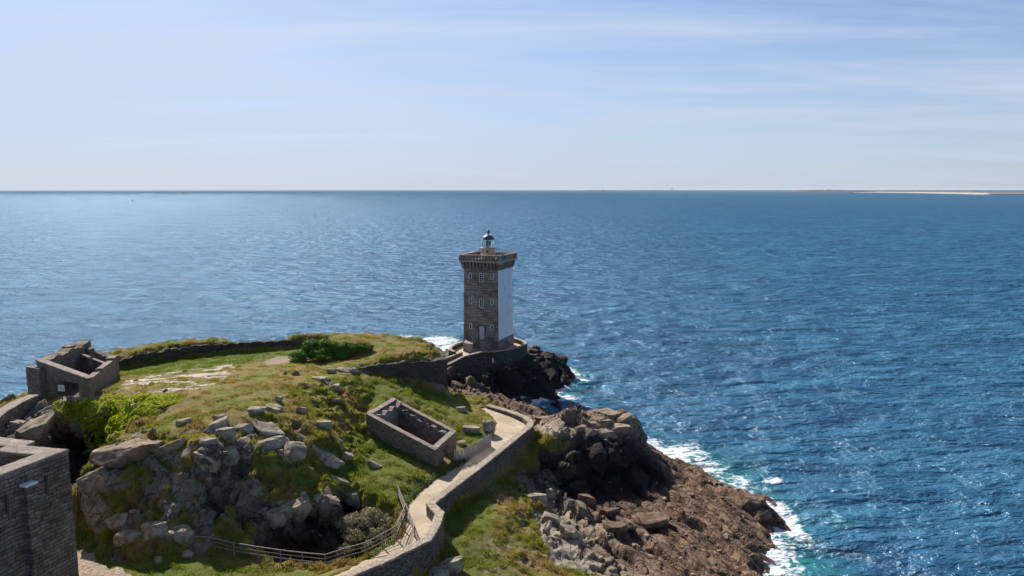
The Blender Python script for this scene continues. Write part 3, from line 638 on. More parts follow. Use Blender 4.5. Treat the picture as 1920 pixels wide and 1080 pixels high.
# ---- triangulate the control points and rasterise
cpa = []
for c in CP:
    if all((c[0] - d[0]) ** 2 + (c[1] - d[1]) ** 2 > 0.10 for d in cpa): cpa.append(c)
CPA = np.array(cpa)
tv, te, tf, *_ = geometry.delaunay_2d_cdt([Vector((c[0], c[1])) for c in cpa], [], [], 0, 1e-6)
STEP = 0.148
gx = np.arange(X0, X1, STEP); gy = np.arange(Y0, Y1, STEP); NX, NY = len(gx), len(gy)
FLD = np.zeros((NY, NX, 4)); FLD[:, :, 0] = -3
for f in tf:
    A = CPA[list(f)]
    x0, x1, y0, y1 = A[:, 0].min(), A[:, 0].max(), A[:, 1].min(), A[:, 1].max()
    i0, i1 = max(0, int((x0 - X0) / STEP)), min(NX - 1, int((x1 - X0) / STEP) + 1)
    j0, j1 = max(0, int((y0 - Y0) / STEP)), min(NY - 1, int((y1 - Y0) / STEP) + 1)
    if i1 < i0 or j1 < j0: continue
    XX, YY = np.meshgrid(gx[i0:i1 + 1], gy[j0:j1 + 1])
    dt = (A[1, 1] - A[2, 1]) * (A[0, 0] - A[2, 0]) + (A[2, 0] - A[1, 0]) * (A[0, 1] - A[2, 1])
    if abs(dt) < 1e-9: continue
    l0 = ((A[1, 1] - A[2, 1]) * (XX - A[2, 0]) + (A[2, 0] - A[1, 0]) * (YY - A[2, 1])) / dt
    l1 = ((A[2, 1] - A[0, 1]) * (XX - A[2, 0]) + (A[0, 0] - A[2, 0]) * (YY - A[2, 1])) / dt
    l2 = 1 - l0 - l1; ins = (l0 >= -1e-6) & (l1 >= -1e-6) & (l2 >= -1e-6)
    for k in range(4):
        val = l0 * A[0, 2 + k] + l1 * A[1, 2 + k] + l2 * A[2, 2 + k]
        FLD[j0:j1 + 1, i0:i1 + 1, k][ins] = val[ins]
def gauss(a, sig):
    r = int(3 * sig) + 1; k = np.exp(-0.5 * (np.arange(-r, r + 1) / sig) ** 2); k /= k.sum()
    p = np.pad(a, ((r, r), (0, 0)), 'edge'); a = sum(k[i] * p[i:i + a.shape[0]] for i in range(2 * r + 1))
    p = np.pad(a, ((0, 0), (r, r)), 'edge'); return sum(k[i] * p[:, i:i + a.shape[1]] for i in range(2 * r + 1))
Z = gauss(FLD[:, :, 0], 0.30 / STEP); Zs = gauss(FLD[:, :, 0], 0.9 / STEP)
XX, YY = np.meshgrid(gx, gy)
near_step = np.abs(Z - Zs)
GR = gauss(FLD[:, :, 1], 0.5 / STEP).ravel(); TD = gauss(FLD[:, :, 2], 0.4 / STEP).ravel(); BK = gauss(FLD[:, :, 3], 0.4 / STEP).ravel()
# distance to built lines, for calming the ground there
def dist_to(lines):
    D = np.full(XX.shape, 1e9)
    for pts in lines:
        for a, b_ in zip(pts[:-1], pts[1:]):
            ax, ay, bx, by = a[0], a[1], b_[0], b_[1]; l2 = (bx - ax) ** 2 + (by - ay) ** 2 + 1e-9
            tt = np.clip(((XX - ax) * (bx - ax) + (YY - ay) * (by - ay)) / l2, 0, 1)
            D = np.minimum(D, np.hypot(XX - ax - tt * (bx - ax), YY - ay - tt * (by - ay)))
    return D.ravel()
dw = dist_to([PWT2, BT2, DT])
# inside of the path corridor
poly = [(p[0], p[1]) for p in PLW] + [(p[0], p[1]) for p in reversed(PWT2)]
on_path = inpoly(XX.ravel(), YY.ravel(), poly)
dpath = np.where(on_path, 0, dist_to([PLW]))
Vg = np.stack([XX.ravel(), YY.ravel(), Z.ravel()], 1)
Vg[on_path, 2] = PATHZ - 0.10
HL, HF, HR, HK = P(686, 775, 9.4), P(815, 843, 7.8), P(854, 808, 7.8), P(737, 745.5, 9.4)
RA, RB, RC, RD = P(68, 676, 14.6), P(165, 711, 13.6), P(222, 671, 13.2), P(150, 640, 14.5)
def shrink(q, f):
    cx = sum(p[0] for p in q) / 4; cy = sum(p[1] for p in q) / 4
    return [(cx + (p[0] - cx) * f, cy + (p[1] - cy) * f) for p in q]
in_house = inpoly(XX.ravel(), YY.ravel(), shrink((HL, HF, HR, HK), 0.93)); Vg[in_house, 2] = 5.7
in_ruin = inpoly(XX.ravel(), YY.ravel(), shrink((RA, RB, RC, RD), 0.93)); Vg[in_ruin, 2] = 10.9
# steepness makes rock
gy_, gx_ = np.gradient(Zs, STEP); slope = np.hypot(gx_, gy_).ravel()
nrm = np.stack([-np.gradient(Z, STEP, axis=1).ravel(), -np.gradient(Z, STEP, axis=0).ravel(), np.ones(NX * NY)], 1)
nrm /= np.linalg.norm(nrm, axis=1)[:, None]
# strata frame: beds run away-to-near, slightly to the right, dipping
ax1 = np.array([0.42, -0.88, -0.22]); ax1 /= np.linalg.norm(ax1)
ax2 = np.array([0.88, 0.42, 0.25]); ax2 -= ax1 * ax2.dot(ax1); ax2 /= np.linalg.norm(ax2); ax3 = np.cross(ax1, ax2)
FR = np.stack([ax1, ax2, ax3])
def strata(p, s): return (p @ FR.T) * np.array(s)
warp = np.stack([fbm(Vg * 0.5 + 9 * k, 3, 50 + k) for k in range(3)], 1)
ida, oa, a1, a2 = worley(strata(Vg + warp * 0.9, (0.21, 0.50, 0.52)), 1)
idb, ob, b1, b2 = worley(strata(Vg + warp * 0.6, (0.42, 1.05, 1.25)), 2)
ga = np.clip(GR - np.clip(slope - 1.1, 0, 1.2) * 0.55, 0, 1)
n_mid = fbm(Vg * 0.42, 4, 70); n_sm = fbm(Vg * 1.3, 3, 80); n_fi = fbm(Vg * 3.1, 3, 90)
rockA = ida[:, 0] > ga + n_mid * 0.25 + 0.02            # whole blocks of rock
rockA |= (ga < 0.12)
rk = rockA.astype(float); rk[ga > 0.97] = 0
rk[((a2 - a1) < 0.11) & (nrm[:, 2] > 0.42) & (ga > 0.04) & (TD < .3) & (n_sm > -.25)] = 0
rk[(n_sm > .34) & (nrm[:, 2] > 0.5) & (ga > 0.15) & (TD < .3)] = 0
rk = gauss(rk.reshape(NY, NX), 0.10 / STEP).ravel()
blk = ((ida[:, 1] - 0.42) * 0.95 + (oa[:, 0] * (ida[:, 3] - .5) * 0.5 + oa[:, 1] * (ida[:, 2] - .4) * 1.7 + oa[:, 2] * (ida[:, 0] - .5) * 1.5))
blk -= 0.50 * (1 - sstep(0.0, 0.09, a2 - a1))
sml = (idb[:, 1] - 0.5) * 0.26 + (ob[:, 0] * (idb[:, 3] - .5) * .4 + ob[:, 1] * (idb[:, 2] - .5) + ob[:, 2] * (idb[:, 0] - .5)) * 0.42 - 0.07 * (1 - sstep(0, 0.05, b2 - b1))
amp = np.where(ga < 0.15, 1.15, 0.95)
shelf = sstep(0.4, 1.0, TD) * (1 - BK) * (1 - sstep(2.2, 3.2, Vg[:, 2]))
amp = amp * (1 - 0.95 * shelf)
Vw = (Vg + warp * np.array([.45, .45, .3]) + np.stack([fbm(Vg * .09, 2, 44)] * 3, 1) * np.array([1.5, 1.5, 0])) @ np.array([[0.42, 0.9, 0], [-0.88, 0.42, 0], [0, 0.25, 1]])
sw = Vw[:, 1] / 1.7 + 0.4 * vnoise(Vw * np.array([.18, .5, .4]), 77); sfr = sw - np.floor(sw); sid = _h(np.floor(sw).astype(np.int64), np.floor(Vw[:, 0] / 8.5 + 3 * _h(np.floor(sw).astype(np.int64), sw.astype(np.int64) * 0, sw.astype(np.int64) * 0, 3)).astype(np.int64), sw.astype(np.int64) * 0, 9)
sw2 = Vw[:, 1] / 0.47; sf2 = sw2 - np.floor(sw2)
beds = gauss(((sid - .5) * 0.50 + (0.5 - sfr) * 0.62 - 0.34 * (1 - sstep(0.0, 0.10, np.minimum(sfr, 1 - sfr))) + (0.5 - sf2) * 0.09 * (0.4 + vnoise(Vw * .6, 5)) + fbm(Vg * .3, 3, 66) * .5).reshape(NY, NX), 0.10 / STEP).ravel()
idc, oc, c1_, c2_ = worley(strata(Vg + warp * 0.25, (0.13, 0.8, 0.9)), 3)
beds = beds + (idc[:, 1] - .5) * .26 + (oc[:, 1] * (idc[:, 2] - .3) * .6) - .16 * (1 - sstep(0, .09, c2_ - c1_))
d_rock = (blk * amp + sml * (1 - 0.9 * shelf) + (n_fi * 0.03 + n_sm * 0.06) * (1 - .6 * shelf) + shelf * beds)
tus = np.abs(fbm(Vg * np.array([1.0, 0.8, 0.6]), 3, 60)) * 1.6
d_grass = n_mid * 0.16 + n_sm * 0.10 + (0.5 - tus) * 0.24 + n_fi * 0.05
rough_g = 1 + 1.3 * sstep(0.1, 0.6, 1 - ga) + 1.5 * sstep(0.25, 0.7, slope)
flat = 1 - sstep(.16, .48, slope)
rough_g = rough_g * (1 - .62 * flat)
disp = rk * (d_rock + 0.14) + (1 - rk) * d_grass * rough_g
calm = sstep(0.0, 1.0, dpath - 0.05) * sstep(0.2, 1.7, dw) * (1 - 0.0)
calm = np.where(on_path | in_house | in_ruin, 0, calm)
# lighthouse platform is built over: keep the ground low and calm there
dl = np.hypot((XX.ravel() + 4.6), (YY.ravel() - 116.0))
calm *= np.where(dl < 7.2, 0.0, 1.0) * sstep(0, 1, np.maximum(0, dl - 7.2))
Vg = Vg + nrm * (disp * calm)[:, None]
Vg[:, 2] += np.where(dl < 6.5, -0.25, 0)
def recess(x0, x1, y0, y1, ztop, depth, zr):
    wx = sstep(x0, x0 + 2, Vg[:, 0]) * (1 - sstep(x1 - 2, x1, Vg[:, 0])) * (Vg[:, 1] > y0) * (Vg[:, 1] < y1)
    Vg[:, 1] += wx * depth * sstep(0, zr, ztop - Vg[:, 2])
recess(-23.5, -11.0, 53.2, 58.6, 5.9, 2.6, 2.2)
recess(-43.0, -34.0, 60.5, 66.5, 9.8, 2.8, 3.0)
pit_shade = np.maximum(((Vg[:, 0] > -23.5) & (Vg[:, 0] < -11.5) & (Vg[:, 1] > 51.5) & (Vg[:, 1] < 62) & (Vg[:, 2] < 5.8)) * 1.0, ((Vg[:, 0] > -44) & (Vg[:, 0] < -33.5) & (Vg[:, 1] > 55) & (Vg[:, 1] < 70) & (Vg[:, 2] < 9.0)) * 1.0)
pit_shade = gauss(pit_shade.reshape(NY, NX), .3 / STEP).ravel(); BK = np.maximum(BK, pit_shade * .9); TD = np.maximum(TD, pit_shade); GR = GR * (1 - pit_shade)  # shade of the hollow and cleft put into the rock colour, near black
# drop the ground inside the roofless houses is handled by their own floors
u_, v_ = proj(Vg[:, 0], Vg[:, 1], Vg[:, 2])
def area(polypts, y0, y1, soft=0.35):
    return gauss((inpoly(u_, v_, polypts) & (Vg[:, 1] > y0) & (Vg[:, 1] < y1)).astype(float).reshape(NY, NX), soft / STEP).ravel()
pale = area([(225, 715), (300, 700), (430, 683), (440, 692), (420, 708), (400, 725), (330, 735), (240, 735)], 62, 86) * sstep(-0.05, 0.12, fbm(Vg * np.array([0.5, 1.2, 1]), 4, 100) + 0.00)
pale = np.maximum(pale, area([(95, 755), (150, 736), (190, 724), (205, 716), (212, 722), (170, 740), (120, 760), (80, 775)], 60, 80) * .8)
pale = np.maximum(pale, area([(20, 770), (100, 757), (130, 765), (95, 800), (30, 830)], 55, 72) * 0.35)
pale = np.maximum(pale, area([(995, 790), (1060, 775), (1200, 790), (1180, 840), (1080, 830), (1010, 815)], 68, 85) * 0.55)  # crag top: sunlit tone put into the rock colour
pale = np.maximum(pale, area([(985, 950), (1040, 980), (1110, 1040), (1130, 1085), (1030, 1060)], 48, 70) * 0.4)
pale = np.maximum(pale, area([(350, 830), (480, 830), (560, 820), (520, 790), (440, 780), (380, 800)], 50, 66) * .3)
soil = area([(495, 676), (520, 668), (545, 668), (548, 680), (500, 684)], 70, 95) * 0.9
soil = np.maximum(soil, area([(985, 795), (1030, 790), (1060, 800), (1020, 812)], 66, 84, .2) * 0.4)
lush = area([(225, 690), (300, 672), (400, 660), (560, 655), (560, 668), (470, 680), (400, 688), (300, 705), (230, 712)], 76, 95)
lush = np.maximum(lush, area([(640, 700), (700, 712), (840, 740), (900, 790), (930, 800), (870, 850), (850, 800), (740, 745), (690, 760)], 66, 95) * 0.65)
lush = np.maximum(lush, area([(600, 830), (690, 820), (800, 890), (780, 940), (700, 960), (610, 900)], 50, 72) * 0.75)
lush = np.maximum(lush, area([(120, 960), (160, 1000), (260, 1060), (380, 1050), (520, 1065), (600, 1080), (240, 1090), (130, 1020)], 40, 56) * 0.8)
lush = np.maximum(lush, area([(830, 970), (880, 930), (930, 915), (920, 1000), (960, 1090), (810, 1090)], 44, 70) * 0.7)
lush = np.maximum(lush, area([(865, 830), (905, 808), (925, 812), (880, 850)], 60, 80))
heath = area([(880, 915), (940, 900), (1000, 960), (1030, 1050), (900, 1090), (890, 1020), (950, 1000), (930, 950)], 44, 72)
dgr = gauss((1 - rk).reshape(NY, NX), 0.05 / STEP).ravel()
dgr = np.where(pale > 0.3, 0.0, dgr) * (1 - sstep(0.3, .8, TD))
Fq = (np.arange(NY - 1)[:, None] * NX + np.arange(NX - 1)[None, :]).ravel()
Fq = np.stack([Fq, Fq + 1, Fq + NX + 1, Fq + NX], 1)
keep = ~((Vg[Fq][:, :, 2].max(1) < -2.3))
Fq = Fq[keep]
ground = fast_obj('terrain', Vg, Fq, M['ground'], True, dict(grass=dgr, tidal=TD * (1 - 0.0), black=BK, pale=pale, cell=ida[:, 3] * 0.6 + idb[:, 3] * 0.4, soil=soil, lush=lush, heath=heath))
tag(ground, kind='structure')
bpy.context.view_layer.update()
try:
    ground.data.set_sharp_from_angle(angle=R(38))
except Exception as e: print('sharp', e)
ZG = Vg[:, 2].reshape(NY, NX)
def gz(x, y):
    i = min(max(int(round((x - X0) / STEP)), 0), NX - 1); j = min(max(int(round((y - Y0) / STEP)), 0), NY - 1)
    return float(ZG[j, i])

# path ribbon
def ribbon(name, A, B, z, mat, n=90):
    def samp(pts, n):
        pts = [Vector((p[0], p[1], 0)) for p in pts]; L_ = [0]
        for a, b_ in zip(pts[:-1], pts[1:]): L_.append(L_[-1] + (b_ - a).length)
        out = []
        for k in range(n):
            s = L_[-1] * k / (n - 1); i = 0
            while i < len(L_) - 2 and L_[i + 1] < s: i += 1
            f = (s - L_[i]) / max(1e-9, L_[i + 1] - L_[i]); out.append(pts[i].lerp(pts[i + 1], min(1, f)))
        return out
    a = samp(A, n); b_ = samp(B, n); V = []; F = []; K = 8
    for i in range(n):
        for k in range(K + 1):
            p = a[i].lerp(b_[i], k / K + (0.05 * math.sin(i * .9) + .04 * math.sin(i * 2.3) if k == 0 else 0)); V.append((p.x, p.y, z + 0.03 * math.sin(p.x * 1.3 + p.y) - (0.06 if k == 0 else 0)))
    for i in range(n - 1):
        for k in range(K):
            q = i * (K + 1) + k; F.append((q, q + 1, q + K + 2, q + K + 1))
    V = np.array(V); V[:, 2] += fbm(V * 0.9, 3, 5) * 0.03
    return tag(mesh_obj(name, V, F, mat, None, True), kind='structure')
wl_in = offset_line([Vector(p) for p in PWT2], 0.45)
# split the ribbon in pieces matched by hand so that both edges advance together
ribbon('path', PLW[:5], [tuple(p) for p in wl_in[:4]], PATHZ, M['path'], 40)
ribbon('path', PLW[4:8], [tuple(p) for p in wl_in[3:8]], PATHZ, M['path'], 30)
ribbon('path', PLW[7:11], [tuple(p) for p in wl_in[7:11]], PATHZ, M['path'], 30)
ribbon('path', PLW[10:], [tuple(p) for p in wl_in[10:]], PATHZ, M['path'], 40)
# gravel path at the foot of the fort tower
ga_ = [P(u, v, 5.42) for u, v in ((60, 1000), (132, 1022), (160, 1040), (205, 1062), (262, 1090), (300, 1130))]
gb_ = [P(u, v, 5.42) for u, v in ((20, 1100), (60, 1130), (100, 1160), (140, 1190), (180, 1230), (220, 1280))]
gp = ribbon('gravel_path', ga_, gb_, 5.56, M['gravel'], 30)

# ---- sea: fan of cells growing with distance, real swell near by
na1 = np.linspace(R(-42), R(42), 560); na2 = np.concatenate([np.linspace(R(-180), R(-42), 40)[:-1], na1, np.linspace(R(42), R(180), 40)[1:]])
rr = np.concatenate([np.linspace(20, 40, 12)[:-1], 40 * (1.0085 ** np.arange(0, 560)), 40 * 1.0085 ** 559 * (1.05 ** np.arange(1, 52))])
print('sea radius', rr[-1])
AA, RR = np.meshgrid(na2, rr); sx = (RR * np.sin(AA)).ravel(); sy = (RR * np.cos(AA)).ravel()
Vs = np.stack([sx, sy, np.zeros_like(sx)], 1)
rad = RR.ravel()
hgt = np.zeros(len(Vs))
for lam, am, ang, sd in ((17, 0.30, 8, 1), (7.5, 0.17, -10, 2), (3.6, 0.09, 20, 3)):
    ca, sa = math.cos(R(ang)), math.sin(R(ang))
    q = np.stack([(Vs[:, 0] * ca + Vs[:, 1] * sa) / (lam * 1.9), (-Vs[:, 0] * sa + Vs[:, 1] * ca) / lam, np.zeros(len(Vs))], 1)
    fade = 1 - sstep(lam * 22, lam * 45, rad)
    nn = vnoise(q * 2, 200 + sd); hgt += am * fade * (1 - 2 * np.abs(nn)) * 0.8
Vs[:, 2] = hgt
# near-shore foam from the ground height at the water line
def bil(arr, x, y, fill):
    i = np.clip(((x - X0) / STEP), 0, NX - 2); j = np.clip(((y - Y0) / STEP), 0, NY - 2)
    ii = i.astype(int); jj = j.astype(int); r = arr[jj, ii]
    out = (x < X0) | (x > X1 - STEP) | (y < Y0) | (y > Y1 - STEP)
    return np.where(out, fill, r)
land = (gauss(Z, 0.6 / STEP) > -0.25).astype(float)
near1 = gauss(land, 1.0 / STEP); near2 = gauss(land, 3.0 / STEP)
foam = bil(near1, sx, sy, 0) * 1.0
big = fbm(np.stack([sx, sy, sx * 0], 1) * 0.11, 3, 300)
foam = foam * (0.28 + 0.72 * sstep(-0.25, 0.35, big)) + 0.26 * bil(near2, sx, sy, 0)
def blob(u, v, ru, rv, a, r=0.0):
    c = P(u, v, 0); e = P(u + ru, v, 0); f = P(u, v + rv, 0)
    rx = abs(e[0] - c[0]); ry = abs(f[1] - c[1])
    dx = sx - c[0]; dy = sy - c[1]; cr, sr = math.cos(r), math.sin(r)
    q = ((dx * cr + dy * sr) / rx) ** 2 + ((-dx * sr + dy * cr) / ry) ** 2
    return a * np.exp(-q * 1.1)
for bb in ((810, 641, 55, 11, 1.15), (840, 655, 22, 10, 1.1), (760, 632, 45, 5, .6), (1060, 746, 28, 6, .95), (1095, 714, 18, 4, .7), (1215, 832, 30, 12, .9), (1260, 852, 38, 12, .8), (1330, 880, 44, 24, .62),
           (1295, 845, 34, 20, .45), (1450, 906, 24, 7, .85), (1380, 905, 38, 22, .6), (1465, 975, 26, 30, .75), (1455, 1030, 45, 40, .78), (1450, 1068, 50, 18, .9), (1420, 1040, 25, 30, .7), (1500, 1000, 26, 44, .5), (1395, 942, 20, 10, .6), (1190, 800, 12, 14, .45), (1015, 765, 16, 6, .6)):
    foam = np.maximum(foam, blob(*bb)) if bb[4] > .5 else foam + blob(*bb)
foam = np.where(rad > 400, 0, foam)
shal = np.clip(bil(near2, sx, sy, 0) * 1.3 + blob(1330, 880, 90, 40, .6) + blob(1450, 1030, 70, 70, .7) + blob(1580, 985, 22, 10, .5) + blob(1540, 1060, 60, 40, .25) + blob(800, 640, 90, 16, .5), 0, 1)
nA = len(na2); ff = (np.arange(len(rr) - 1)[:, None] * nA + np.arange(nA - 1)[None, :]).ravel()
Fs = np.stack([ff, ff + nA, ff + nA + 1, ff + 1], 1)
sea = fast_obj('sea', Vs, Fs, M['sea'], True, dict(foam=foam, shallow=shal)); tag(sea, kind='structure')

# ================================================================ THINGS
def hit(u, v, y0=36.0, y1=126.0):
    y = y0
    while y < y1:
        p = PD(u, v, y)
        if p[2] <= gz(p[0], p[1]): return p
        y += 0.08
    return PD(u, v, y1)

# ---- the parapet wall along the path
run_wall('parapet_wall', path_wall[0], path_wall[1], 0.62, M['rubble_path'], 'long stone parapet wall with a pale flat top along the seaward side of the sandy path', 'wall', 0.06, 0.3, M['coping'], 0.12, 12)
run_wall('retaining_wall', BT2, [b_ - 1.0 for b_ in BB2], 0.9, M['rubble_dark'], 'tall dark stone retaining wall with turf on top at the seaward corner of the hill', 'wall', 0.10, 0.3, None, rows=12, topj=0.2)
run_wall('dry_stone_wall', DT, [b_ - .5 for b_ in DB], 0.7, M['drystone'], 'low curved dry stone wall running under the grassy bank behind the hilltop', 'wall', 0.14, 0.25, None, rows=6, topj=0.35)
run_wall('curved_wall', CT, [b_ - 3.0 for b_ in CB], 0.95, M['rubble'], 'curved thick stone wall leading down from the roofless ruin to the left edge', 'wall', 0.08, 0.3, M['coping_grey'], 0.15, 8)

# ---- wall panels with openings
def panel(name, A, B, zb, thk, mat, parent, openings=(), rough=0.05, res=0.3, top=None):
    """A, B: world points of the outer top edge; thickness to the left of A->B; openings (s0, s1, z0, z1) as fractions / heights"""
    A = Vector(A); B = Vector(B); d = B - A; Ld = math.hypot(d.x, d.y); nx, ny = -d.y / Ld, d.x / Ld
    cuts = sorted({0.0, 1.0, *[o[0] for o in openings], *[o[1] for o in openings]})
    V = []; F = []
    def zt(s): return A.z + d.z * s + (top(s) if top else 0)
    def block(s0, s1, z0, z1):
        ns = max(1, int((s1 - s0) * Ld / res)); nz = max(1, int(((z1 or zt(s0)) - z0) / res)); base = len(V)
        ring = []
        for i in range(ns + 1):
            s = s0 + (s1 - s0) * i / ns; hi = zt(s) if z1 is None else z1; col = []
            for k in range(nz + 1): col.append((0, z0 + (hi - z0) * k / nz))
            col.append((.5, hi))
            for k in range(nz, -1, -1): col.append((1, z0 + (hi - z0) * k / nz))
            for t_, z in col: V.append((A.x + d.x * s + nx * thk * t_, A.y + d.y * s + ny * thk * t_, z))
        m_ = 2 * nz + 3
        for i in range(ns):
            for k in range(m_):
                a = base + i * m_ + k; b2 = base + i * m_ + (k + 1) % m_; F.append((a, a + m_, b2 + m_, b2))
        F.append(tuple(base + k for k in range(m_))); F.append(tuple(base + ns * m_ + k for k in range(m_ - 1, -1, -1)))
    for s0, s1 in zip(cuts[:-1], cuts[1:]):
        op = [o for o in openings if o[0] <= s0 + 1e-6 and o[1] >= s1 - 1e-6]
        if not op: block(s0, s1, zb, None)
        else:
            o = op[0]
            if o[2] > zb + .02: block(s0, s1, zb, o[2])
            if o[3] is not None: block(s0, s1, o[3], None)
    return mesh_obj(name, jit(V, rough, 2.0, 4), F, mat, parent)

def coping_strip(name, A, B, w, h, mat, parent, off=-0.05, rough=0.03, lift=0.0):
    A = Vector(A); B = Vector(B); d = B - A; Ld = math.hypot(d.x, d.y); nx, ny = -d.y / Ld, d.x / Ld
    n = max(2, int(Ld / 0.3)); V = []; F = []
    for i in range(n + 1):
        p = A + d * (i / n)
        for t_, z in ((off, -h), (off, 0.0), (off + w * .5, 0.01), (off + w, 0.0), (off + w, -h)): V.append((p.x + nx * t_, p.y + ny * t_, p.z + z + lift))
    for i in range(n):
        for k in range(5):
            a = i * 5 + k; b2 = i * 5 + (k + 1) % 5; F.append((a, a + 5, b2 + 5, b2))
    F.append(tuple(range(5))); F.append(tuple(range(5 * n + 4, 5 * n - 1, -1)))
    return mesh_obj(name, jit(V, rough, 2.5, 8), F, mat, parent)

# ---- little roofless stone house beside the path
hc = ((HF[0] + HK[0]) / 2, (HF[1] + HK[1]) / 2, 5.7)
house = empty('roofless_house', hc, 'small roofless rectangular stone house with a doorway beside the sandy path', 'ruin')
def lerp3(a, b_, f): return tuple(a[i] + (b_[i] - a[i]) * f for i in range(3))
def inset(a, b_, t_):      # shift segment a-b to its left by t_
    d = Vector((b_[0] - a[0], b_[1] - a[1])).normalized(); return tuple((p[0] - d.y * t_, p[1] + d.x * t_, p[2]) for p in (a, b_))
dn = lambda p, z: (p[0], p[1], p[2] - z)
TH_ = 0.5
panel('side_wall', dn(HL, .1), dn(HF, .1), 4.6, TH_, M['rubble'], house)
a_, b_ = dn(HF, .1), dn(HR, .1)
panel('end_wall', lerp3(a_, b_, 0.02), lerp3(a_, b_, .985), 4.4, TH_ + .02, M['rubble'], house, [(0.38, 0.63, 5.5, 7.2)])
panel('side_wall', dn(HR, .12), dn(HK, .12), 4.9, 0.42, M['rubble'], house)
ia, ib = inset(HR, HK, 0.42); panel('inner_ledge', dn(lerp3(ia, ib, .06), .32), dn(lerp3(ia, ib, .95), .32), 5.0, 0.42, M['rubble'], house, (), 0.13, 0.2, lambda s: 0.14 * math.sin(s * 37) + .06 * math.sin(s * 83))
panel('end_wall', dn(HK, .13), dn(HL, .13), 5.2, 0.6, M['rubble'], house)
ia, ib = inset(HK, HL, 0.6); panel('inner_ledge', dn(lerp3(ia, ib, .08), .30), dn(lerp3(ia, ib, .92), .30), 5.2, 0.7, M['coping_grey'], house, (), 0.10, 0.2, lambda s: .12 * math.sin(s * 21))
coping_strip('coping', HL, HF, 0.5, .1, M['coping_grey'], house)
coping_strip('coping', lerp3(HF, HR, .10), HR, 0.62, .1, M['coping_grey'], house)
coping_strip('coping', HR, HK, 0.42, .12, M['coping_grey'], house)
coping_strip('coping', lerp3(HK, HL, .05), lerp3(HK, HL, .93), 0.62, .11, M['coping_grey'], house)
MB().prism([(p[0], p[1], 5.70) for p in shrink((HL, HF, HR, HK), 0.96)], [(p[0], p[1], 5.80) for p in shrink((HL, HF, HR, HK), 0.96)]).obj('floor', plain_mat('earth_floor', (0.12, 0.07, 0.05), 0.4, 0.95, 2), house)

# ---- roofless ruin at the far left of the hill
rc = ((RA[0] + RC[0]) / 2, (RA[1] + RC[1]) / 2, 11.0)
ruin = empty('roofless_ruin', rc, 'larger roofless stone ruin with an open front at the left end of the hilltop', 'ruin')
panel('front_wall', RA, RB, 9.4, 0.55, M['concrete'], ruin, [(0.27, 0.80, 10.8, 13.05)], 0.02)
jag = lambda s: 0.13 * math.sin(s * 17) + 0.06 * math.sin(s * 41 + 1)
a_, b_ = RB, RC
panel('right_wall', lerp3(a_, b_, 0.0), lerp3(a_, b_, 0.36), 9.8, 0.6, M['concrete'], ruin, (), 0.05, 0.25, lambda s: -0.05)
panel('right_wall', lerp3(a_, b_, 0.36), lerp3(a_, b_, 0.84), 9.8, 0.6, M['concrete'], ruin, (), 0.05, 0.25, lambda s: -0.42 * (s < .12) + .12)
panel('right_wall', lerp3(a_, b_, 0.84), b_, 9.8, 0.8, M['rubble'], ruin, (), 0.06, 0.25, lambda s: .35)
panel('rear_wall', RC, RD, 10.0, 0.7, M['rubble'], ruin, [(0.46, 0.62, 12.6, None)], 0.08, 0.25, lambda s: jag(s) * .5)
panel('left_wall', RD, RA, 9.2, 1.1, M['rubble'], ruin, (), 0.12, 0.25, jag)
ca_, cb_ = lerp3(RC, RB, .22), lerp3(RD, RA, .18)
panel('cross_wall', (ca_[0], ca_[1], 13.0), (cb_[0], cb_[1], 14.0), 10.3, 0.35, M['concrete'], ruin, [(0.45, .53, 12.6, None)], 0.03, .3)
coping_strip('coping', lerp3(RA, RB, -.02), RB, 0.7, .12, M['coping_grey'], ruin, -.08, .02, .12)
cst = MB(); cst.box((-46.9, 74.6, 13.9), (.9, .9, 1.6), -.2); mesh_obj('chimney_stub', jit(cst.V, .08, 2), cst.F, M['rubble'], ruin)
pil = MB(); q0 = P(68, 676, 14.6); pil.box((q0[0] + .15, q0[1] - .4, 11.4), (1.9, 0.7, 5.4), -.42); mesh_obj('corner_pillar', jit(pil.V, .1, 2), pil.F, M['rubble'], ruin)
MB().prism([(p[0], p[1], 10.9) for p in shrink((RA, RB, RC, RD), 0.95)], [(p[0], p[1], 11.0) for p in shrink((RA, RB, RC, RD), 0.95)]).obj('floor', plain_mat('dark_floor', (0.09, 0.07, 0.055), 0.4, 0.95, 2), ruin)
# the notice in front of the opening
sp0 = PD(114.5, 727, 66.3); s_ = 66.3 / 1350
sign = empty('notice_board', (sp0[0], sp0[1], gz(sp0[0], sp0[1])), 'square white notice board with dark symbols in front of the ruin opening', 'sign', None, R(-8))
h0 = sp0[2] - gz(sp0[0], sp0[1])
sb = MB(); sb.box((0, 0, h0), (13.2 * s_, 0.05, 12.6 * s_)); so_ = sb.obj('panel', M['white'], sign, local=True)
for x, z, w_, h_ in ((-.20, 0.02, .05, .11), (-.03, .02, .045, .17), (.03, .08, .07, .035), (.03, 0.0, .07, .035), (.03, -.07, .07, .035), (.21, -.06, .05, .12), (.21, -.15, .09, .04)): MB().box((x, -.031, h0 + z), (w_, .012, h_)).obj('symbol', M['iron'], so_, local=True)
MB().tube([(0, .04, -0.6), (0, .04, h0 - .2)], .05).obj('post', M['iron'], sign, local=True)

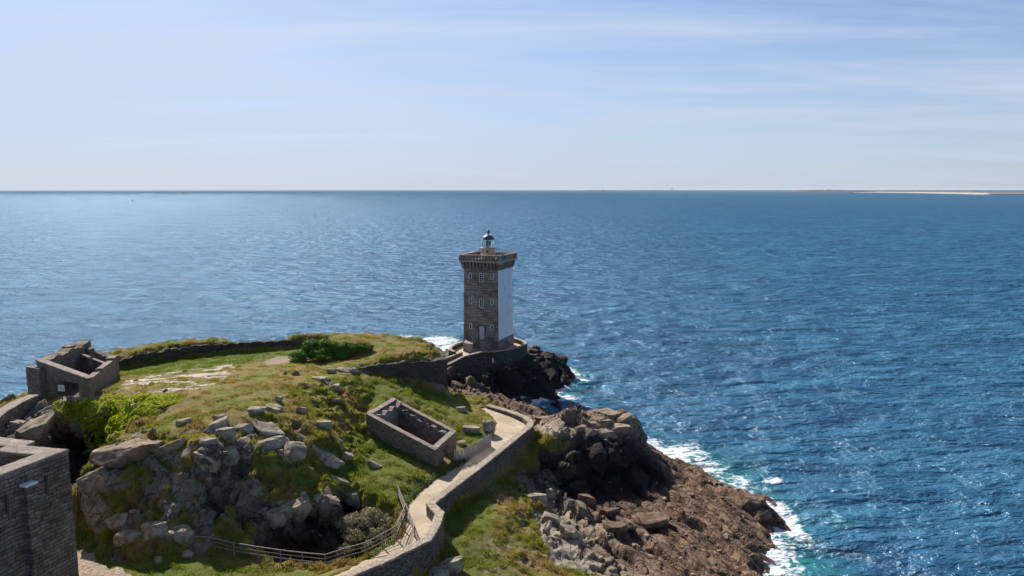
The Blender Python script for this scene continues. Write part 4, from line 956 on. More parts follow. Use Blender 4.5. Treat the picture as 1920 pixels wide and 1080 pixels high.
# ---- fort tower, lower left corner
C_ = Vector(P(127, 841, 15.8)); dr = Vector((-.32, -.95, 0)).normalized()
FT = [C_ + dr * 9.5, C_, Vector(P(46, 834, 15.8)), Vector(P(64, 825.5, 15.8)), Vector(P(0, 818, 15.8)), Vector(P(-110, 806, 15.8))]
fort = empty('fort_tower', (C_.x - 2, C_.y - 3, 5.4), 'tall grey fort tower with a flat parapet, cut off by the lower left corner', 'fort')
run_wall('masonry_wall', FT, [4.5] * 6, 1.1, M['fort'], None, None, 0.025, 0.35, M['coping_grey'], 0.16, 18, fort, 'coping', 0.03)
MB().prism([(p[0], p[1], 14.3) for p in (FT[0] + Vector((-.9, 0, 0)), C_ + Vector((-.9, -.6, 0)), FT[2] + Vector((0, -.8, 0)), FT[4] + Vector((-.5, -.8, 0)), FT[5] + Vector((0, -.7, 0)), FT[0] + Vector((-9, 0, 0)))],
           [(p[0], p[1], 14.5) for p in (FT[0] + Vector((-.9, 0, 0)), C_ + Vector((-.9, -.6, 0)), FT[2] + Vector((0, -.8, 0)), FT[4] + Vector((-.5, -.8, 0)), FT[5] + Vector((0, -.7, 0)), FT[0] + Vector((-9, 0, 0)))]).obj('roof_deck', M['granite_dark'], fort)
nr = Vector((0.95, -0.32, 0)); ang = math.atan2(-dr.y, -dr.x)
bp = C_ + dr * 2.75 + nr * 0.20
bb_ = MB().box((bp.x, bp.y, 9.6), (0.62, 0.5, 10.2), ang); mesh_obj('chute', bb_.V, bb_.F, M['fort'], fort)
bb_ = MB().box((bp.x, bp.y, 14.76), (0.72, 0.58, 0.12), ang); mesh_obj('chute_cap', bb_.V, bb_.F, M['white'], fort)
for k, (s0, z0) in enumerate(((1.55, 14.2), (3.9, 14.0))):
    q = C_ + dr * s0 + nr * 0.02; e = MB().box((q.x, q.y, z0), (0.14, 0.12, 1.1), ang); mesh_obj('loophole', e.V, e.F, M['pane'], fort)

# ================================================================ LIGHTHOUSE
LZ = 5.45; LC = (-3.83, 115.94, LZ)
lh = empty('lighthouse', LC, 'square brown granite lighthouse with one whitewashed side and a black domed lantern', 'lighthouse', None, R(-21))
def frustum(h0, h1, z0, z1, nz=1):
    m_ = MB(); V = []
    for z, h in ((z0, h0), (z1, h1)): V += [(-h, -h, z), (h, -h, z), (h, h, z), (-h, h, z)]
    return m_.add(V, [(3, 2, 1, 0), (4, 5, 6, 7), (0, 1, 5, 4), (1, 2, 6, 5), (2, 3, 7, 6), (3, 0, 4, 7)])
frustum(3.08, 2.97, 1.80, 13.3).obj('shaft', M['granite'], lh, local=True)
frustum(3.2, 3.16, -2.0, 1.80).obj('plinth', M['granite'], lh, local=True)
# whitewashed right face (sits 3 cm proud, follows the batter)
def fx(z): return 3.08 + (2.97 - 3.08) * (z - 1.8) / 11.5
V = []
for z in (1.83, 13.2):
    e = fx(z); V += [(e - .05, -e + .10, z), (e + .03, -e + .10, z), (e + .03, e - .02, z), (e - .05, e - .02, z)]
mesh_obj('whitewashed_face', V, [(3, 2, 1, 0), (4, 5, 6, 7), (0, 1, 5, 4), (1, 2, 6, 5), (2, 3, 7, 6), (3, 0, 4, 7)], M['lime'], lh, local=True)
V = []
for z in (1.83, 13.2):          # pale quoin strip on the near corner
    e = fx(z); V += [(e - .10, -e - .02, z), (e + .045, -e - .02, z), (e + .045, -e + .12, z), (e - .10, -e + .12, z)]
mesh_obj('corner_strip', V, [(3, 2, 1, 0), (4, 5, 6, 7), (0, 1, 5, 4), (1, 2, 6, 5), (2, 3, 7, 6), (3, 0, 4, 7)], M['white'], lh, local=True)
# corbels: one mesh per side
for sd in range(4):
    m_ = MB(); ca, sa = math.cos(sd * math.pi / 2), math.sin(sd * math.pi / 2)
    for k in range(11):
        x = -2.95 + k * 0.59; wd = 0.13
        prof = [(-2.95, 13.0), (-3.12, 13.0), (-3.30, 13.45), (-3.46, 13.95), (-3.46, 14.2), (-2.95, 14.2)]
        bot = [(x - wd, y, z) for y, z in prof]; top_ = [(x + wd, y, z) for y, z in prof]
        rot = lambda p: (p[0] * ca - p[1] * sa, p[0] * sa + p[1] * ca, p[2])
        m_.prism([rot(p) for p in bot], [rot(p) for p in top_])
    m_.obj('corbels', M['granite'], lh, local=True)
frustum(3.0, 3.0, 13.3, 14.2).obj('shaft_head', M['granite_dark'], lh, local=True)
frustum(3.64, 3.64, 14.2, 14.42).obj('gallery_slab', M['granite_pale'], lh, local=True)
# parapet: dark panelled wall with small openings
def parapet_side(sd):
    ca, sa = math.cos(sd * math.pi / 2), math.sin(sd * math.pi / 2)
    m_ = MB(); rz = sd * math.pi / 2
    def bx(x, y, z, dx, dy, dz): m_.box((x * ca - y * sa, x * sa + y * ca, z), (dx, dy, dz), rz)
    L2 = 3.16
    bx(0, -3.36, 14.545, 2 * L2, .24, .25)
    n = 13
    for k in range(n):
        x = -L2 + .22 + k * (2 * L2 - .44) / (n - 1); bx(x, -3.36, 14.92, .30, .22, .5)
    return m_.obj('parapet', M['granite'], lh, local=True)
for sd in range(4):
    pr = parapet_side(sd)
    ca, sa = math.cos(sd * math.pi / 2), math.sin(sd * math.pi / 2)
    MB().box((3.36 * sa, -3.36 * ca, 15.26), (7.08 if sd % 2 == 0 else 6.36, .36, .18), sd * math.pi / 2).obj('coping', M['coping'], pr, local=True)
for sx_, sy_ in ((-1, -1), (1, -1), (1, 1), (-1, 1)):
    MB().box((3.36 * sx_, 3.36 * sy_, 14.79), (.44, .44, .74)).obj('corner_post', M['granite'], lh, local=True)
# windows and door on the front face (y negative side)
def window(x, z, w_, h_, nx_, nz_):
    y = -fx(z)
    rec = MB().box((x, y - 0.01, z), (w_ * .94, .06, h_ * .96)); wo_ = MB()
    f = .07
    for dx in (-1, 1): wo_.box((x + dx * (w_ / 2 - f / 2), y - .04, z), (f, .10, h_))
    for dz in (-1, 1): wo_.box((x, y - .043, z + dz * (h_ / 2 - f / 2)), (w_ - 2 * f, .10, f))
    for k in range(1, nx_): wo_.box((x - w_ / 2 + k * w_ / nx_, y - .05, z), (.035, .05, h_ - 2 * f))
    for k in range(1, nz_): wo_.box((x, y - .052, z - h_ / 2 + k * h_ / nz_), (w_ - 2 * f, .045, .035))
    o = wo_.obj('window', M['white'], lh, local=True); rec.obj('pane', M['pane'], o, local=True)
for z, zz_ in ((12.0, 11.75), (7.95, 7.68)):
    window(-1.83, z, .44, .92, 1, 3); window(1.90, z, .44, .92, 1, 3); window(.06, zz_, .68, 1.42, 2, 4)
window(-1.83, 3.85, .44, .92, 1, 3); window(1.90, 3.85, .44, .92, 1, 3)
y = -fx(2.8); df = MB()
df.box((-.40, y - .05, 2.85), (.16, .14, 2.2)); df.box((.66, y - .05, 2.85), (.14, .14, 2.2)); df.box((.13, y - .053, 4.03), (1.2, .16, .16))
dfo = df.obj('door_frame', M['granite_dark'], lh, local=True)
dr_ = MB(); dr_.box((.13, y - .02, 2.85), (.90, .08, 2.16))
for k in range(5): dr_.box((-.22 + k * .175, y - .065, 2.85), (.15, .02, 2.08))
dro = dr_.obj('door', plain_mat('lilac_grey_paint', (0.56, 0.53, 0.62), .06), lh, local=True); MB().box((.50, y - .10, 2.75), (.05, .07, .14)).obj('handle', M['iron'], dro, local=True)
for x, z in ((1.2, 8.3), (0.2, 5.4), (-.5, 9.9)):     # slits in the whitewashed side
    MB().box((fx(z) + .035, x, z), (.03, .10, .6)).obj('slit', M['pane'], lh, local=True)
MB().box((3.19, .2, .9), (.03, .35, .55)).obj('slit', M['pane'], lh, local=True)
# entrance steps between two wing walls
stp = MB()
for k in range(9): stp.box((.12, -3.25 - .28 * k - .14, (1.72 - .19 * k) / 2 - .05), (1.3, .28, 1.72 - .19 * k))
stp.obj('steps', M['granite'], lh, local=True)
V = [(-2.6, -3.1, -.6), (-.55, -3.1, -.6), (-.55, -5.3, -.6), (-2.6, -4.4, -.6)]
MB().prism(V, [(a, b2, 1.75 if b2 > -4 else 1.35) for a, b2, c2 in V]).obj('wing_wall', M['granite'], lh, local=True)
V = [(.80, -3.1, -.6), (2.0, -3.1, -.6), (1.95, -4.6, -.6), (1.5, -5.3, -.6), (.80, -5.3, -.6)]
MB().prism(V, [(a, b2, 1.70 if b2 > -4 else 1.30) for a, b2, c2 in V]).obj('wing_wall', M['granite'], lh, local=True)
V = [(-.95, -3.3, 1.76), (-.55, -3.3, 1.76), (-.55, -5.3, 1.38), (-.95, -5.2, 1.38)]
MB().prism([(a, b2, c2 - .05) for a, b2, c2 in V], [(a, b2, c2 + .07) for a, b2, c2 in V]).obj('coping', M['coping'], lh, local=True)
V = [(.80, -3.3, 1.70), (1.3, -3.3, 1.70), (1.3, -5.3, 1.32), (.80, -5.3, 1.32)]
MB().prism([(a, b2, c2 - .05) for a, b2, c2 in V], [(a, b2, c2 + .08) for a, b2, c2 in V]).obj('coping', M['coping'], lh, local=True)
for x in (-.7, .98):
    MB().tube([(x, -3.2, 1.8), (x, -3.2, 2.75), (x, -4.9, 2.2), (x, -4.9, 1.4)], .045).obj('handrail', M['granite_pale'], lh, local=True)
# lantern
MB().lathe((0, 0, 0), [(1.12, 14.4), (1.12, 16.05), (1.30, 16.2), (1.30, 16.32), (1.0, 16.34)], 28).obj('lantern_base', M['granite_pale'], lh, True, True)
MB().box((.25, -1.11, 15.75), (.4, .06, .32)).obj('vent', M['iron'], lh, local=True)
nb_ = 10; fr = MB()
for k in range(nb_):
    t_ = 2 * math.pi * (k + .3) / nb_; fr.tube([(.92 * math.cos(t_), .92 * math.sin(t_), 16.3), (.92 * math.cos(t_), .92 * math.sin(t_), 17.62)], .035, 5)
for z in (16.36, 17.5): fr.tube([(.92 * math.cos(a * math.pi / 14), .92 * math.sin(a * math.pi / 14), z) for a in range(29)], .04, 5)
lf = fr.obj('lantern_frame', plain_mat('pale_green_frame', (.55, .72, .70), .1, .5), lh, local=True)
gl = MB(); V = []; F = []
for k in range(20):
    a = 2 * math.pi * k / 20; V += [(.90 * math.cos(a), .90 * math.sin(a), 16.34), (.90 * math.cos(a), .90 * math.sin(a), 17.5)]
for k in range(20): F.append((2 * k, 2 * ((k + 1) % 20), 2 * ((k + 1) % 20) + 1, 2 * k + 1))
gl.add(V, F).obj('glazing', M['glass'], lf, True, True)
MB().lathe((0, 0, 0), [(.18, 16.3), (.18, 16.5), (.34, 16.6), (.42, 16.95), (.34, 17.3), (.1, 17.4)], 20).obj('lens', M['lens'], lh, True, True)
dm = [(1.02, 17.58), (1.04, 17.64), (.92, 17.72)] + [(.92 * math.cos(a), 17.72 + .66 * math.sin(a)) for a in [x * math.pi / 2 / 8 for x in range(1, 8)]] + [(.16, 18.40), (.13, 18.66)]
do = MB().lathe((0, 0, 0), dm, 32).obj('dome', M['dome'], lh, True, True)
MB().lathe((0, 0, 0), [(.13, 18.64)] + [(max(.05, .27 * math.sin(a)), 18.87 - .27 * math.cos(a)) for a in [x * math.pi / 10 for x in range(2, 10)]] + [(.03, 19.16), (.02, 19.42)], 16).obj('finial', M['dome'], do, True, True)

# ---- terrace round the tower
ter = empty('stone_terrace', (-3.8, 115.5, 5.3), 'rounded stone terrace with a low parapet on the dark rock around the lighthouse foot', 'terrace')
ring = [(-4.9, 108.9), (-2.9, 109.3), (-.9, 110.4), (.6, 111.7), (1.9, 113.6), (2.45, 115.6), (2.0, 117.6), (.6, 119.8), (-1.6, 121.2), (-4.6, 121.5), (-7.0, 120.0), (-8.1, 117.6), (-9.3, 115.2), (-10.0, 112.6), (-9.95, 110.6), (-9.1, 109.3)]
rin = [(-3.8 + (x + 3.8) * .96, 115.3 + (y - 115.3) * .96) for x, y in ring]
MB().prism([(x, y, 3.2) for x, y in rin], [(x, y, 5.38) for x, y in rin]).obj('floor', M['granite_pale'], ter)
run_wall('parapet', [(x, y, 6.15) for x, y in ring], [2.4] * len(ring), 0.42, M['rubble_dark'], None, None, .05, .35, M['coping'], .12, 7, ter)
nz_ = PD(924, 674, 109.25); MB().lathe((nz_[0], nz_[1] - .35, nz_[2] - .45), [(.12, 0), (.16, .3), (.13, .65), (.05, .8)], 12).obj('bollard', M['white'], ter, True)
# ---- causeway
cw = empty('causeway', (-8, 107.3, 5.0), 'narrow stone causeway with two parapets joining the hill to the lighthouse terrace', 'causeway')
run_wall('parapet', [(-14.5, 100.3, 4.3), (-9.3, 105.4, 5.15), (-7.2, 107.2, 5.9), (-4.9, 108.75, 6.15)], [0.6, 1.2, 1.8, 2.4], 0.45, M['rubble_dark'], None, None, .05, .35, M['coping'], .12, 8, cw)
run_wall('parapet', [(-16.3, 102.5, 4.5), (-10.6, 107.2, 5.35), (-7.7, 109.7, 5.95)], [1.0, 2.5, 3.2], 0.4, M['rubble'], None, None, .04, .35, M['coping'], .12, 8, cw)
MB().prism([(-14.9, 100.6, 2), (-9.5, 105.6, 2), (-5.2, 109.1, 2), (-7.6, 109.9, 2), (-10.9, 107.4, 2), (-16.3, 102.8, 2)],
           [(-14.9, 100.6, 3.6), (-9.5, 105.6, 4.4), (-5.2, 109.1, 5.42), (-7.6, 109.9, 5.42), (-10.9, 107.4, 4.5), (-16.3, 102.8, 3.7)]).obj('deck', M['granite_pale'], cw)

# ================================================================ RAILINGS AND FENCE
def railing(name, pts, hgt_, label, bars=True, cat='railing'):
    """pts: world points of the top rail"""
    r = empty(name, (pts[0][0], pts[0][1], pts[0][2] - hgt_), label, cat)
    pts = [Vector(p) for p in pts]
    MB().tube(pts, .045, 6).obj('top_rail', M['rail'], r)
    MB().tube([p - Vector((0, 0, .30)) for p in pts], .024, 5).obj('middle_rail', M['rail'], r)
    MB().tube([p - Vector((0, 0, .60)) for p in pts], .036, 5).obj('lower_rail', M['rail'], r)
    for p in pts: MB().box((p.x, p.y, p.z - hgt_ / 2 - .2), (.09, .09, hgt_ + .4), .3).obj('post', M['rail'], r)
    if bars:
        for a, b2 in zip(pts[:-1], pts[1:]):
            m_ = MB(); n = int((b2 - a).length / .16)
            for k in range(1, n):
                q = a.lerp(b2, k / n); m_.box((q.x, q.y, q.z - .6 - (hgt_ - .6) / 2), (.022, .022, hgt_ - .6), 0)
            m_.obj('bar_panel', M['iron'], r)
    return r
railing('railing', [P(357, 1005, 6.35), P(391, 1006.5, 6.3), P(437.5, 1017.5, 6.2), P(482.5, 1025, 6.15), P(525, 1031, 6.1), P(566, 1036, 6.1), P(609, 1040, 6.1), P(646, 1028, 6.3), P(685, 1017, 6.5), P(716, 1001, 6.7), P(742.5, 986, 6.85), P(752, 965, 6.85), P(759, 947, 6.9), P(745, 910, 7.3)], 1.15,
        'long weathered railing curving round the dark hollow below the crags')
railing('handrail', [P(760, 944, 6.9), P(776, 984, 6.7), P(766, 1018, 6.6)], 0.95, 'short handrail beside the sandy path where it bends past the hollow', False, 'handrail')

fp = [Vector(P(852, 865, 5.95)), Vector(P(872, 862, 5.85)), Vector(P(895, 849, 5.9)), Vector(P(920, 833, 6.0))]
fence = empty('picket_fence', tuple(fp[0]), 'short fence of weathered grey wooden pickets between the roofless house and the path', 'fence')
fpr, _ = resample(fp, .125, [0] * 4)
pk0 = None
for i, p in enumerate(fpr):
    rr_ = random.Random(i); h_ = .98 + rr_.uniform(-.05, .06)
    if pk0 is None:
        pk0 = MB().prism([(-.048, -.012, -.3), (.048, -.012, -.3), (.048, .012, -.3), (-.048, .012, -.3)], [(-.048, -.012, 1.08), (.048, -.012, 1.14), (.048, .012, 1.14), (-.048, .012, 1.08)]).obj('picket', M['picket'], fence, local=True); c_ = pk0
    else:
        c_ = pk0.copy(); COL.objects.link(c_); c_.parent = fence
    c_.location = p - fp[0] + Vector((0, 0, gz(p.x, p.y) * 0 + .02)); c_.rotation_euler = (rr_.uniform(-.06, .06), rr_.uniform(-.05, .05), R(52) + rr_.uniform(-.15, .15)); c_.scale = (1, 1, h_)
for z in (.25, .75): MB().tube([p + Vector((.03, .03, z)) for p in fp], .025, 4).obj('wire_rail', M['picket'], fence)
for (u, v) in ((430, 682), (494, 674)):
    p = hit(u, v); MB().tube([(p[0], p[1], p[2] - .3), (p[0] + .03, p[1], p[2] + .75)], .05, 6, .04).obj('wooden_post', M['picket'])
sel = [o for o in COL.objects if o.name.startswith('wooden_post')]
tag(sel[0], 'left of two small wooden posts standing in the grass behind the pale bare rock', 'post', 'wooden posts in the hilltop grass')
tag(sel[1], 'right of two small wooden posts in the grass, nearer the bare earth patch', 'post', 'wooden posts in the hilltop grass')

# ================================================================ BOULDERS
def rock_mesh(seed, flat=1.0):
    r_ = random.Random(seed); bm = bmesh.new(); bmesh.ops.create_cube(bm, size=1.7)
    pl = [(Vector((r_.gauss(0, 1), r_.gauss(0, 1), r_.gauss(0, .8))).normalized(), r_.uniform(.50, .82)) for _ in range(11)]
    pl.append((Vector((r_.uniform(-.2, .2), r_.uniform(-.2, .2), 1)).normalized(), r_.uniform(.5, .62)))
    for n_, d_ in pl:
        g_2 = bm.verts[:] + bm.edges[:] + bm.faces[:]
        res = bmesh.ops.bisect_plane(bm, geom=g_2, plane_co=n_ * d_, plane_no=n_, clear_outer=True)
        ed = [e for e in res['geom_cut'] if isinstance(e, bmesh.types.BMEdge)]
        if ed: bmesh.ops.edgeloop_fill(bm, edges=ed)
    bmesh.ops.remove_doubles(bm, verts=bm.verts[:], dist=.02)
    bmesh.ops.bevel(bm, geom=bm.edges[:], offset=.035, segments=1, affect='EDGES')
    bmesh.ops.triangulate(bm, faces=bm.faces[:])
    for _ in range(3):
        le = [e for e in bm.edges if e.calc_length() > .16]
        if le: bmesh.ops.subdivide_edges(bm, edges=le, cuts=1)
        bmesh.ops.triangulate(bm, faces=[f for f in bm.faces if len(f.verts) > 3])
    V = np.array([tuple(v.co) for v in bm.verts])
    nv = V / (np.linalg.norm(V, axis=1)[:, None] + 1e-9)
    V = V + nv * (fbm(V * 2.6 + seed, 4, seed)[:, None] * .085) - nv * (np.maximum(0, .05 - np.abs(fbm(V * np.array([1.2, 1.2, 3.5]) + seed * 3, 2, seed + 9)))[:, None] * 1.3)
    F = [tuple(v.index for v in f.verts) for f in bm.faces]; bm.free()
    return V, F
def boulder(u, v, wpx, hpx, label, mat='boulder', depth=None, rz=0, tilt=(0, 0), seed=None, sink=.25, group='boulders on the rocky hill', pos=None):
    p = Vector(pos) if pos else Vector(hit(u, v + hpx * .30))
    sc_ = p.y / 1350 / cT; w_ = wpx * sc_ / 2 / .72; h_ = hpx * sc_ / 2 / .66; d_ = (depth or (wpx * .7)) * sc_ / 2 / .72
    V, F = rock_mesh(seed if seed is not None else int(u * 7 + v) % 9973)
    o = mesh_obj('boulder', V * np.array([w_, d_, h_]), F, M[mat], None, True)
    try: o.data.set_sharp_from_angle(angle=R(24))
    except Exception: pass
    o.location = (p.x, p.y + d_ * .35, p.z + h_ * (.5 - sink)); o.rotation_euler = (tilt[0], tilt[1], rz)
    tag(o, label, 'boulder', group)
    return o
BL = [
 (497, 808, 70, 22, 'large pale flat-topped boulder high on the crest, biggest of the scattered stones', dict(tilt=(.12, .28), rz=-.3)),
 (520, 826, 34, 22, 'dark grey boulder propping the right end of the large pale flat-topped boulder', {}),
 (500, 833, 44, 22, 'grey rounded boulder lying just below the large pale flat-topped boulder', dict(rz=.2)),
 (550, 848, 52, 48, 'dark pointed pyramid-like boulder right of centre of the crags', dict(tilt=(.1, .3))),
 (524, 852, 16, 26, 'small upright stone leaning on the left side of the dark pointed boulder', {}),
 (412, 783, 26, 18, 'knobbly pale stone at the top of the pile on the crest', {}),
 (400, 800, 44, 22, 'long pale stone forming the left side of the pile on the crest', dict(rz=.4, tilt=(0, -.35))),
 (420, 812, 36, 30, 'cracked grey stone at the front of the pile on the crest', {}),
 (452, 803, 34, 20, 'low grey stone between the pile on the crest and the large pale boulder', {}),
 (385, 828, 34, 18, 'smooth rounded cream boulder resting above the two square blocks', {}),
 (380, 857, 52, 34, 'left one of two square-cut grey blocks on the crag edge', dict(depth=30)),
 (421, 849, 44, 28, 'right one of two square-cut grey blocks on the crag edge', dict(depth=34)),
 (460, 851, 42, 14, 'flat grey slab lying right of the two square-cut blocks', dict(depth=26)),
 (342, 791, 26, 13, 'small flat pale stone alone at the lip of the turf', {}),
 (600, 796, 34, 20, 'lone cream boulder in tussocks left of the roofless house', {}),
 (628, 822, 40, 9, 'thin narrow slab tilted down the slope below the lone cream boulder', dict(tilt=(0, .55), depth=10)),
 (583, 834, 54, 14, 'upper of two long diagonal grey slabs on the tussock slope', dict(tilt=(0, .6), depth=18)),
 (612, 862, 66, 24, 'lower and larger of two long diagonal grey slabs on the tussock slope', dict(tilt=(0, .55), depth=30)),
 (648, 856, 24, 24, 'small pale and dark split stone among the tussocks right of the diagonal slabs', dict(tilt=(0, .5))),
 (700, 872, 34, 13, 'smooth grey oblong stone in green turf below the roofless house', dict(tilt=(0, .4), depth=14)),
 (637, 901, 40, 8, 'thin pale slab showing through the turf above the shrub', dict(tilt=(0, .4), depth=12)),
 (557, 951, 64, 44, 'big square dark block jutting over the hollow', dict(depth=34, tilt=(.1, -.2))),
 (514, 968, 46, 44, 'dark wedge-shaped block left of the big square block over the hollow', dict(tilt=(0, .3))),
 (595, 934, 22, 20, 'small grey block just right of the big square block over the hollow', {}),
 (618, 938, 32, 24, 'angular grey block in the turf lip above the hollow', dict(tilt=(0, .3))),
 (661, 931, 28, 26, 'grey stone at the right end of the turf lip above the hollow', {}),
 (173, 908, 56, 64, 'big pale rounded outcrop stone nearest the fort tower', dict(tilt=(0, -.5), mat='boulder_brown')),
 (226, 850, 104, 42, 'broad brown overhanging slab beside the dark cleft', dict(depth=60, mat='boulder_brown', tilt=(.1, -.15))),
 (310, 842, 66, 26, 'long brown slab under the turf lip right of the overhanging slab', dict(depth=34, mat='boulder_brown', tilt=(0, -.3))),
 (220, 978, 38, 38, 'upright brownish block in the lower crag face near the gravel path', {}),
 (246, 1004, 50, 32, 'low grey lichened block at the foot of the crag nearest the gravel path', {}),
 (290, 995, 46, 44, 'tall grey lichened block in the middle of the crag foot', {}),
 (333, 1000, 52, 36, 'rounded grey block at the right end of the crag foot', {}),
 (349, 1040, 20, 16, 'small white-topped stone in the grass at the left end of the railing', dict(sink=.1)),
 (297, 1052, 18, 14, 'small white stone in the grass in front of the crag foot', dict(sink=.1)),
 (50, 812, 70, 46, 'huge brown boulder behind the fort tower, left of the ivy', dict(depth=60, mat='boulder_brown', tilt=(.15, -.3))),
 (80, 775, 60, 26, 'long pale brown rock between the huge brown boulder and the ruin', dict(mat='boulder_brown', tilt=(0, -.35))),
 (865, 769, 18, 12, 'small grey stone in the shadow below the tall retaining wall', dict(sink=.05)),
 (883, 806, 28, 14, 'grey flat-topped stone at the upper edge of the fenced grass patch', dict(sink=.1)),
 (915, 803, 22, 30, 'dark upright rock where the picket fence ends at the path', dict(sink=.1)),
 (864, 832, 22, 10, 'low sandy stone in the grass behind the roofless house corner', dict(mat='boulder_brown')),
 (600, 711, 28, 11, 'flat thin slab resting on the turf below the bushes', dict(depth=18)),
 (622, 695, 16, 12, 'leftmost small stone of the pale row on the hill shoulder', {}),
 (640, 693, 26, 11, 'middle pale stone of the row on the hill shoulder', {}),
 (662, 694, 20, 16, 'rightmost stone of the pale row, next to the retaining wall', {}),
 (628, 726, 24, 14, 'white-grey stone in the slope below the pale row', {}),
 (626, 750, 32, 9, 'narrow dark-shadowed slab midway down the right slope', dict(depth=12)),
 (566, 769, 18, 20, 'upright pale stone on the slope above the large pale boulder', {}),
 (520, 748, 16, 13, 'small pale stone at the edge of the smooth turf', {}),
 (478, 770, 34, 15, 'low pale stone embedded in brown turf behind the crest boulders', {}),
 (512, 766, 34, 11, 'long low stone set in the slope right of the embedded pale stone', dict(tilt=(0, .3))),
 (842, 1066, 44, 36, 'pale block at the bottom edge beside the foot of the parapet wall', dict(sink=0.05)),
 (822, 1080, 34, 24, 'lower pale stone leaning against the block at the bottom edge', dict(sink=.05)),
]
for u, v, w_, h_, lab, kw in BL: boulder(u, v, w_, h_, lab, **kw)
BC = [
 (1142, 768, 44, 13, 'topmost flat slab of the stacked crag beyond the sitting people', dict(depth=40)),
 (1143, 778, 52, 15, 'second slab of the stacked crag under its topmost slab', dict(depth=44)),
 (1165, 789, 38, 17, 'tilted brown block below the right end of the stacked crag', dict(tilt=(0, -.3))),
 (1114, 799, 30, 13, 'rounded grey stone in the middle of the crag top', {}),
 (1136, 793, 20, 14, 'small tan block between the rounded grey stone and the stacked slabs', {}),
 (1155, 805, 46, 16, 'broad tan slab on the right shoulder of the crag', {}),
 (1092, 806, 24, 15, 'squarish tan block left of centre on the crag front edge', {}),
 (1108, 811, 26, 20, 'tan block hanging over the dark crag face', {}),
 (1135, 816, 40, 16, 'long pinkish slab overhanging the dark crag face', {}),
 (1176, 800, 22, 28, 'dark rounded rock at the right end of the crag', {}),
 (1014, 785, 26, 9, 'flat greenish slab just outside the curved end of the parapet', {}),
]
for u, v, w_, h_, lab, kw in BC: boulder(u, v, w_, h_, lab, mat='boulder_brown', group='boulders on the seaward crag', sink=.15, **kw)
BS = [
 (1410, 942, 52, 26, 'square brown block at the seaward tip of the tidal shelf', dict(depth=40)),
 (1432, 966, 44, 26, 'sloping brown rock at the outermost tip beside the breaking foam', {}),
 (1418, 1044, 30, 12, 'long narrow rock lying in the white foam', dict(tilt=(0, .3), depth=14)),
 (1100, 940, 30, 28, 'brown stone at the shadow edge below the crag', {}),
 (1143, 960, 34, 18, 'brown stone just below the dark crag face', {}),
 (1030, 925, 22, 26, 'small pale stone catching the sun in the shadow below the crag', {}),
 (1070, 1000, 50, 30, 'largest pale green-grey slab of the slope above the brown shelf', dict(tilt=(0, .3))),
 (1040, 975, 44, 20, 'long pale slab above the largest pale green-grey slab', dict(tilt=(0, .4))),
 (1160, 990, 52, 24, 'dark brown block with a deep shadow in the middle of the shelf', {}),
 (1230, 978, 64, 22, 'broad flat-topped brown block right of the dark shadow on the shelf', {}),
 (1010, 935, 34, 20, 'pale stone at the top of the grey rock slope by the heather', {}),
]
for u, v, w_, h_, lab, kw in BS: boulder(u, v, w_, h_, lab, mat='boulder_shore' if u > 1090 else 'boulder', group='rocks on the shore below the path', **kw)

# ================================================================ VEGETATION
tri = np.concatenate([Fq[:, [0, 1, 2]], Fq[:, [0, 2, 3]]])
T0, T1, T2 = Vg[tri[:, 0]], Vg[tri[:, 1]], Vg[tri[:, 2]]
TN = np.cross(T1 - T0, T2 - T0); TA = np.linalg.norm(TN, axis=1) / 2; TN /= (2 * TA[:, None] + 1e-12)
TC = (T0 + T1 + T2) / 3; tu, tvv = proj(TC[:, 0], TC[:, 1], TC[:, 2])
def sample(weight, n):
    pr_ = TA * weight; pr_ = pr_ / pr_.sum(); idx = rng.choice(len(pr_), n, p=pr_)
    a = rng.random(n); b2 = rng.random(n); m_ = a + b2 > 1; a[m_] = 1 - a[m_]; b2[m_] = 1 - b2[m_]
    return T0[idx] + (T1[idx] - T0[idx]) * a[:, None] + (T2[idx] - T0[idx]) * b2[:, None], TN[idx], idx
def leaves(name, C, Nn, size, mat, spread=0.9):
    n = len(C); d = Nn + rng.normal(0, spread, (n, 3)) * .6; d /= np.linalg.norm(d, axis=1)[:, None]
    a = np.cross(d, rng.normal(0, 1, (n, 3))); a /= np.linalg.norm(a, axis=1)[:, None]; b2 = np.cross(d, a)
    s = (size * rng.uniform(.6, 1.3, n))[:, None]
    V = np.stack([C - a * s * .5, C - b2 * s * .33 + d * s * .08, C + a * s * .5, C + b2 * s * .33 + d * s * .08], 1).reshape(-1, 3)
    return fast_obj(name, V, np.arange(4 * n).reshape(-1, 4), mat)
def lumps(p, sc_, seed): return np.clip(fbm(p * sc_, 3, seed) * 1.6 + .45, 0, 1)
# ivy draped over the rim of the cleft
wv_ = inpoly(tu, tvv, [(76, 776), (112, 760), (165, 752), (225, 745), (345, 741), (345, 750), (300, 764), (262, 782), (235, 800), (222, 832), (205, 852), (180, 850), (165, 820), (150, 796), (105, 786)]) & (TC[:, 1] > 57.5) & (TC[:, 1] < 74) & (TC[:, 0] < -27)
C1, N1, _ = sample(wv_.astype(float), 46000)
side = N1 * 1.0; side[:, 2] += .5; side /= np.linalg.norm(side, axis=1)[:, None]
C1 = C1 + side * (0.06 + 0.50 * lumps(C1, .8, 400) ** 1.3)[:, None] * rng.uniform(.8, 1.0, len(C1))[:, None] * np.where(C1[:, 0] > -33.2, .35, 1)[:, None]
ivy = leaves('ivy', C1, side, .15, M['ivy']); tag(ivy, 'bright yellow-green ivy mat draped over the rim of the dark cleft by the ruin', 'ivy')
